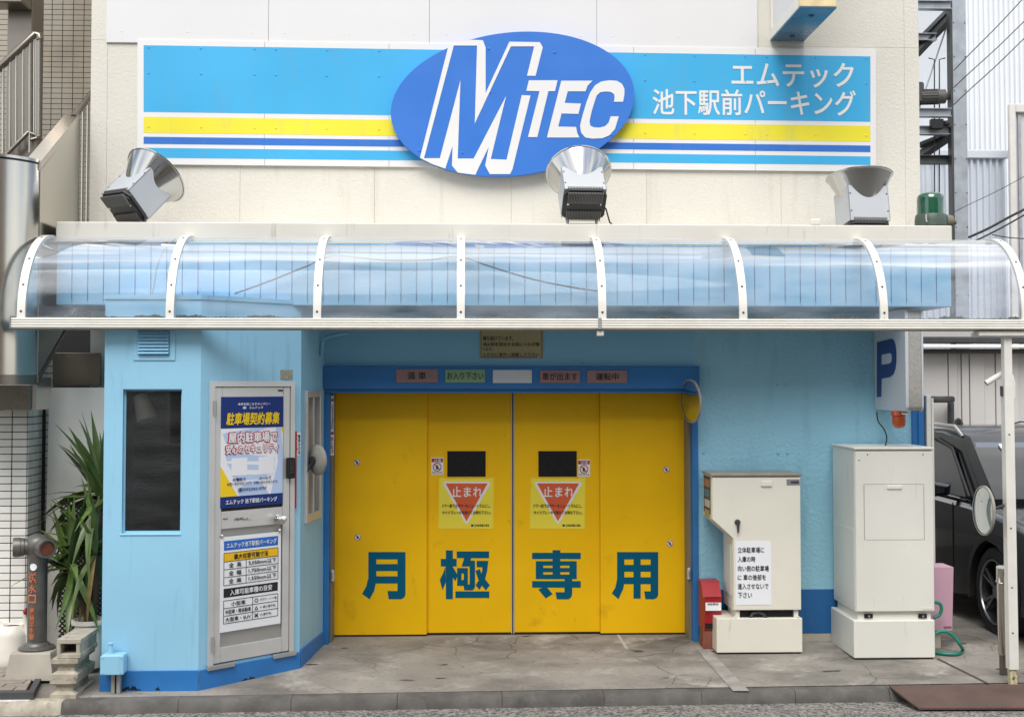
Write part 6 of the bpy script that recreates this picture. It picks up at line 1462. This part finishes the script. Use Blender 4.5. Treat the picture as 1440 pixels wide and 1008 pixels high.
for s, y0, y1, h in (('送', 803, 817, .027), ('水', 819.5, 831, .027), ('口', 834, 846, .026)): lettering(s, cylf, -h - .006, h - .006, Zs(y1), Zs(y0), M['orange'], sp3, bold=.03, lift=.002)
for k, s in enumerate('連結送水管'): lettering(s, cylf, -.022, .012, Zs(860 + k * 9), Zs(852 + k * 9), M['orange'], sp3, bold=.03, lift=.002)
g = G(); vs = [cylf(.03 * math.cos(t) * .8, Zs(795) + .024 * math.sin(t), .002) for t in [i * math.pi / 9 for i in range(18)]]; g.poly(vs); obj('round_label', g, M['poster_white'], sp3)

# watering can
jy = -.82; jX = P(17, 900, jy).x; jz = pz
jg = thing('watering_can', 'white plastic watering can cut by the left edge', 'watering can', (jX, jy, jz))
T_ = Matrix.Translation((jX, jy, jz))
g = G(); g.lathe([(0, 0), (.125, 0), (.132, .012), (.132, .06), (.124, .10), (.124, .2), (.115, .235), (.085, .27), (.08, .275), (.06, .26)], 30, T_); obj('body', g, M['jug'], jg, 50)
g = G(); tip = P(34, 861, jy - .05); g.tube([Vector((jX + .1, jy - .02, jz + .10)), Vector((jX + .13, jy - .03, jz + .2)), tip], [.035, .022, .014], 12); sp_ = obj('spout', g, M['jug'], jg, 50)
g = G(); g.tube([tip, tip + Vector((.022, 0, .012))], [.018, .024], 12); obj('rose', g, M['red'], sp_, 50)
g = G(); g.tube([Vector((jX - .06, jy, jz + .26)), Vector((jX - .12, jy, jz + .31)), Vector((jX - .18, jy, jz + .24)), Vector((jX - .12, jy, jz + .1))], .014, 8); obj('handle', g, M['jug'], jg, 50)

# concrete blocks
bxl, bxr = P(70, 960, -1.67).x, P(105, 960, -1.67).x; by = -1.67; bh = .123; z = gz(by)
def ibeam(x0, x1, y0, y1, z0, z1, inset=.03, lip=.034):
    g = G(); zs_ = [(0, 0), (lip * .8, 0), (lip * 1.3, inset), (bh - lip * 1.3, inset), (bh - lip * .8, 0), (bh, 0)]
    g.loft([[Vector((x0 + i, y0 + i, z0 + h)), Vector((x1 - i, y0 + i, z0 + h)), Vector((x1 - i, y1 - i, z0 + h)), Vector((x0 + i, y1 - i, z0 + h))] for h, i in zs_]); return g
for k, (dx, lab) in enumerate(((0, 'rough concrete block at the bottom of the stack by the booth'), (.004, 'middle concrete block of the stack by the booth'))):
    z0 = z + k * (bh + .002); tag(obj('concrete_block', ibeam(bxl + dx, bxr + .01 + dx, by + .01 * k, by + .4, z0, z0 + bh), M['conc_block']), lab, 'block', 'concrete blocks stacked by the booth')
z0 = z + 2 * (bh + .002); g = G(); x0, x1 = bxl + .035, bxr + .03; y0, y1 = by + .02, by + .40; t_ = .03
g.box(x0, x1, y0, y1, z0, z0 + t_, .003); g.box(x0, x1, y0, y1, z0 + bh - t_, z0 + bh, .003); g.box(x0, x0 + .022, y0, y1, z0 + t_ + .0002, z0 + bh - t_ - .0002); g.box(x1 - .03, x1 - .008, y0 + .004, y1, z0 + t_ + .0002, z0 + bh - t_ - .0002); g.box(x0 + .022, x1 - .03, y0 + .2, y1, z0 + t_ + .0002, z0 + bh - t_ - .0002)
tag(obj('concrete_block', g, M['conc_block']), 'hollow concrete block lying on top of the stack by the booth', 'block', 'concrete blocks stacked by the booth')

# yucca
pX, pY = P(126, 880, -1.0).x, -1.0; zp = P(126, 870, -1.0).z
pt = thing('flower_pot', 'white plastic flower pot behind the concrete blocks', 'pot', (pX, pY, 0))
T_ = Matrix.Translation((pX, pY, 0)); g = G(); g.lathe([(0, .0), (.085, 0), (.10, zp - .03), (.122, zp - .028), (.122, zp), (.105, zp), (.10, zp - .03), (0, zp - .03)], 26, T_); obj('pot', g, M['jug'], pt, 40)
yu = thing('yucca', 'green yucca with long drooping blade leaves beside the booth', 'plant', (pX, pY, zp - .03))
crowns = [(P(146, 700, -.95), 60, .58, 1.0), (P(99, 800, -1.0), 40, .52, .9), (P(134, 775, -1.05), 44, .5, .9)]
root = Vector((pX, pY, zp - .03))
for i, (c, n, Ln, w_) in enumerate(crowns):
    g = G(); m_ = root.lerp(c, .5) + Vector((.02 * (i - 1), .02, -.03)); g.tube([root + Vector((.02 * (i - 1), 0, 0)), m_, c], [.024, .02, .018], 10); obj('stem', g, M['trunk'], yu, 50)
def blade(L_, droop, w_):
    g = G(); n = 7; vs = []; fs = []
    for k in range(n + 1):
        t = k / n; y = 0; x = L_ * t * (1 - .12 * droop * t); z = L_ * (.05 * t - droop * .55 * t * t); ww = w_ * (.55 + 1.7 * t * (1 - t) * 1.4) * (1 - t ** 3) * .5 + .0008
        vs += [(x, -ww, z + ww * .35), (x, 0, z), (x, ww, z + ww * .35)]
    for k in range(n): b = 3 * k; fs += [(b, b + 3, b + 4, b + 1), (b + 1, b + 4, b + 5, b + 2)]
    g.add(vs, fs); return g
bl_ = [mesh('leaf', blade(1, dr_, .075), M['leaf'], 60) for dr_ in (.05, .25, .5, .8, 1.1)]
rnd = random.Random(21)
M['dry_leaf'] = mat('dry leaf', (150, 124, 76), .7, var=.25, vs=14)
bd_ = [mesh('leaf', blade(1, dr_, .055), M['dry_leaf'], 60) for dr_ in (.9, 1.4)]
for c, n, Ln, w_ in crowns:
    for k in range(n):
        az = rnd.uniform(0, 2 * math.pi); u = rnd.random()
        el = math.radians(82 - 135 * u + rnd.uniform(-10, 10)); me = bd_[k % 2] if (u > .8 and rnd.random() < .45) else bl_[min(4, int(u * 4 + rnd.random() * 1.3))]
        o = inst('leaf', me, c + Vector((0, 0, rnd.uniform(-.06, .05))), yu); s_ = Ln * rnd.uniform(.75, 1.2)
        # keep foliage out of the booth wall
        if math.cos(az) * math.cos(el) * s_ + c.x > xA - .02: az = math.pi - az; 
        if c.x + math.cos(az) * math.cos(el) * s_ > xA - .02: s_ = max(.1, (xA - .03 - c.x) / max(.05, math.cos(az) * math.cos(el)))
        if c.x + math.cos(az) * math.cos(el) * s_ < sX + .2 and math.sin(az) < .1: az = -az if math.sin(az) < -.1 else az + .5 * (-1 if math.cos(az) < 0 else 1)
        o.rotation_euler = (rnd.uniform(-.4, .4), -el, az); o.scale = (s_, s_ * 1.15, s_)
# lattice behind
tr = thing('trellis', 'dark diamond lattice trellis behind the yucca', 'trellis', (P(115, 900, -.56).x, -.56, 0))
x0, x1, z0, z1 = P(84, 800, -.56).x, P(148, 800, -.56).x, .02, P(100, 705, -.56).z
for sgn in (1, -1):
    g = G(); k = -(z1 - z0)
    while k < x1 - x0:
        t0, t1 = max(0, k), min(x1 - x0, k + (z1 - z0))
        if t1 - t0 > .02:
            za_, zb_2 = (t0 - k), (t1 - k)
            if sgn < 0: za_, zb_2 = (z1 - z0) - za_, (z1 - z0) - zb_2
            g.tube([Vector((x0 + t0, -.56 - .006 * sgn, z0 + za_)), Vector((x0 + t1, -.56 - .006 * sgn, z0 + zb_2))], .0055, 4)
        k += .036
    obj('lattice', g, M['trellis'], tr)

# ------------------------------------------------------------------ unseen houses across the street, added to shade the recess and be mirrored
def house(x0, x1, Y, h, name, lab, rgb, floors):
    t = thing(name, lab, 'house', ((x0 + x1) / 2, Y - 3, ROAD)); m_ = mat(name + ' wall', rgb, .8, var=.06)
    g = G(); g.box(x0, x1, Y - 7, Y, ROAD - .01, h); obj('wall', g, m_, t)
    g = G(); g.box(x0 - .15, x1 + .15, Y - 7.2, Y + .2, h + .001, h + .25, .02); obj('roof', g, M['panel_grey'], t)
    for f in range(floors):
        z0 = .9 + f * (h - .6) / floors; n = int((x1 - x0) / 2.1)
        for k in range(n):
            xx = x0 + (k + .5) * (x1 - x0) / n
            g = G(); g.box(xx - .62, xx + .62, Y + .001, Y + .05, z0, z0 + 1.35, .01); o = obj('window_frame', g, M['alu'], t)
            g = G(); g.box(xx - .56, xx + .56, Y + .0505, Y + .056, z0 + .06, z0 + 1.29); obj('window_pane', g, M['car_glass2'], o)
house(-19, -8.2, -14.6, 4.6, 'unseen_beige_house', 'unseen beige house across the street, added to shape the light and mirrored at the left of the awning', (192, 184, 170), 2)
house(-7.8, 3.6, -14.6, 12.0, 'unseen_grey_house', 'unseen grey house across the street, added to shade the recess and mirrored in the middle of the awning', (172, 172, 172), 3)
house(4.0, 17, -14.6, 10.4, 'unseen_brown_house', 'unseen brown house across the street, added to shade the recess and mirrored at the right of the awning', (164, 148, 132), 2)
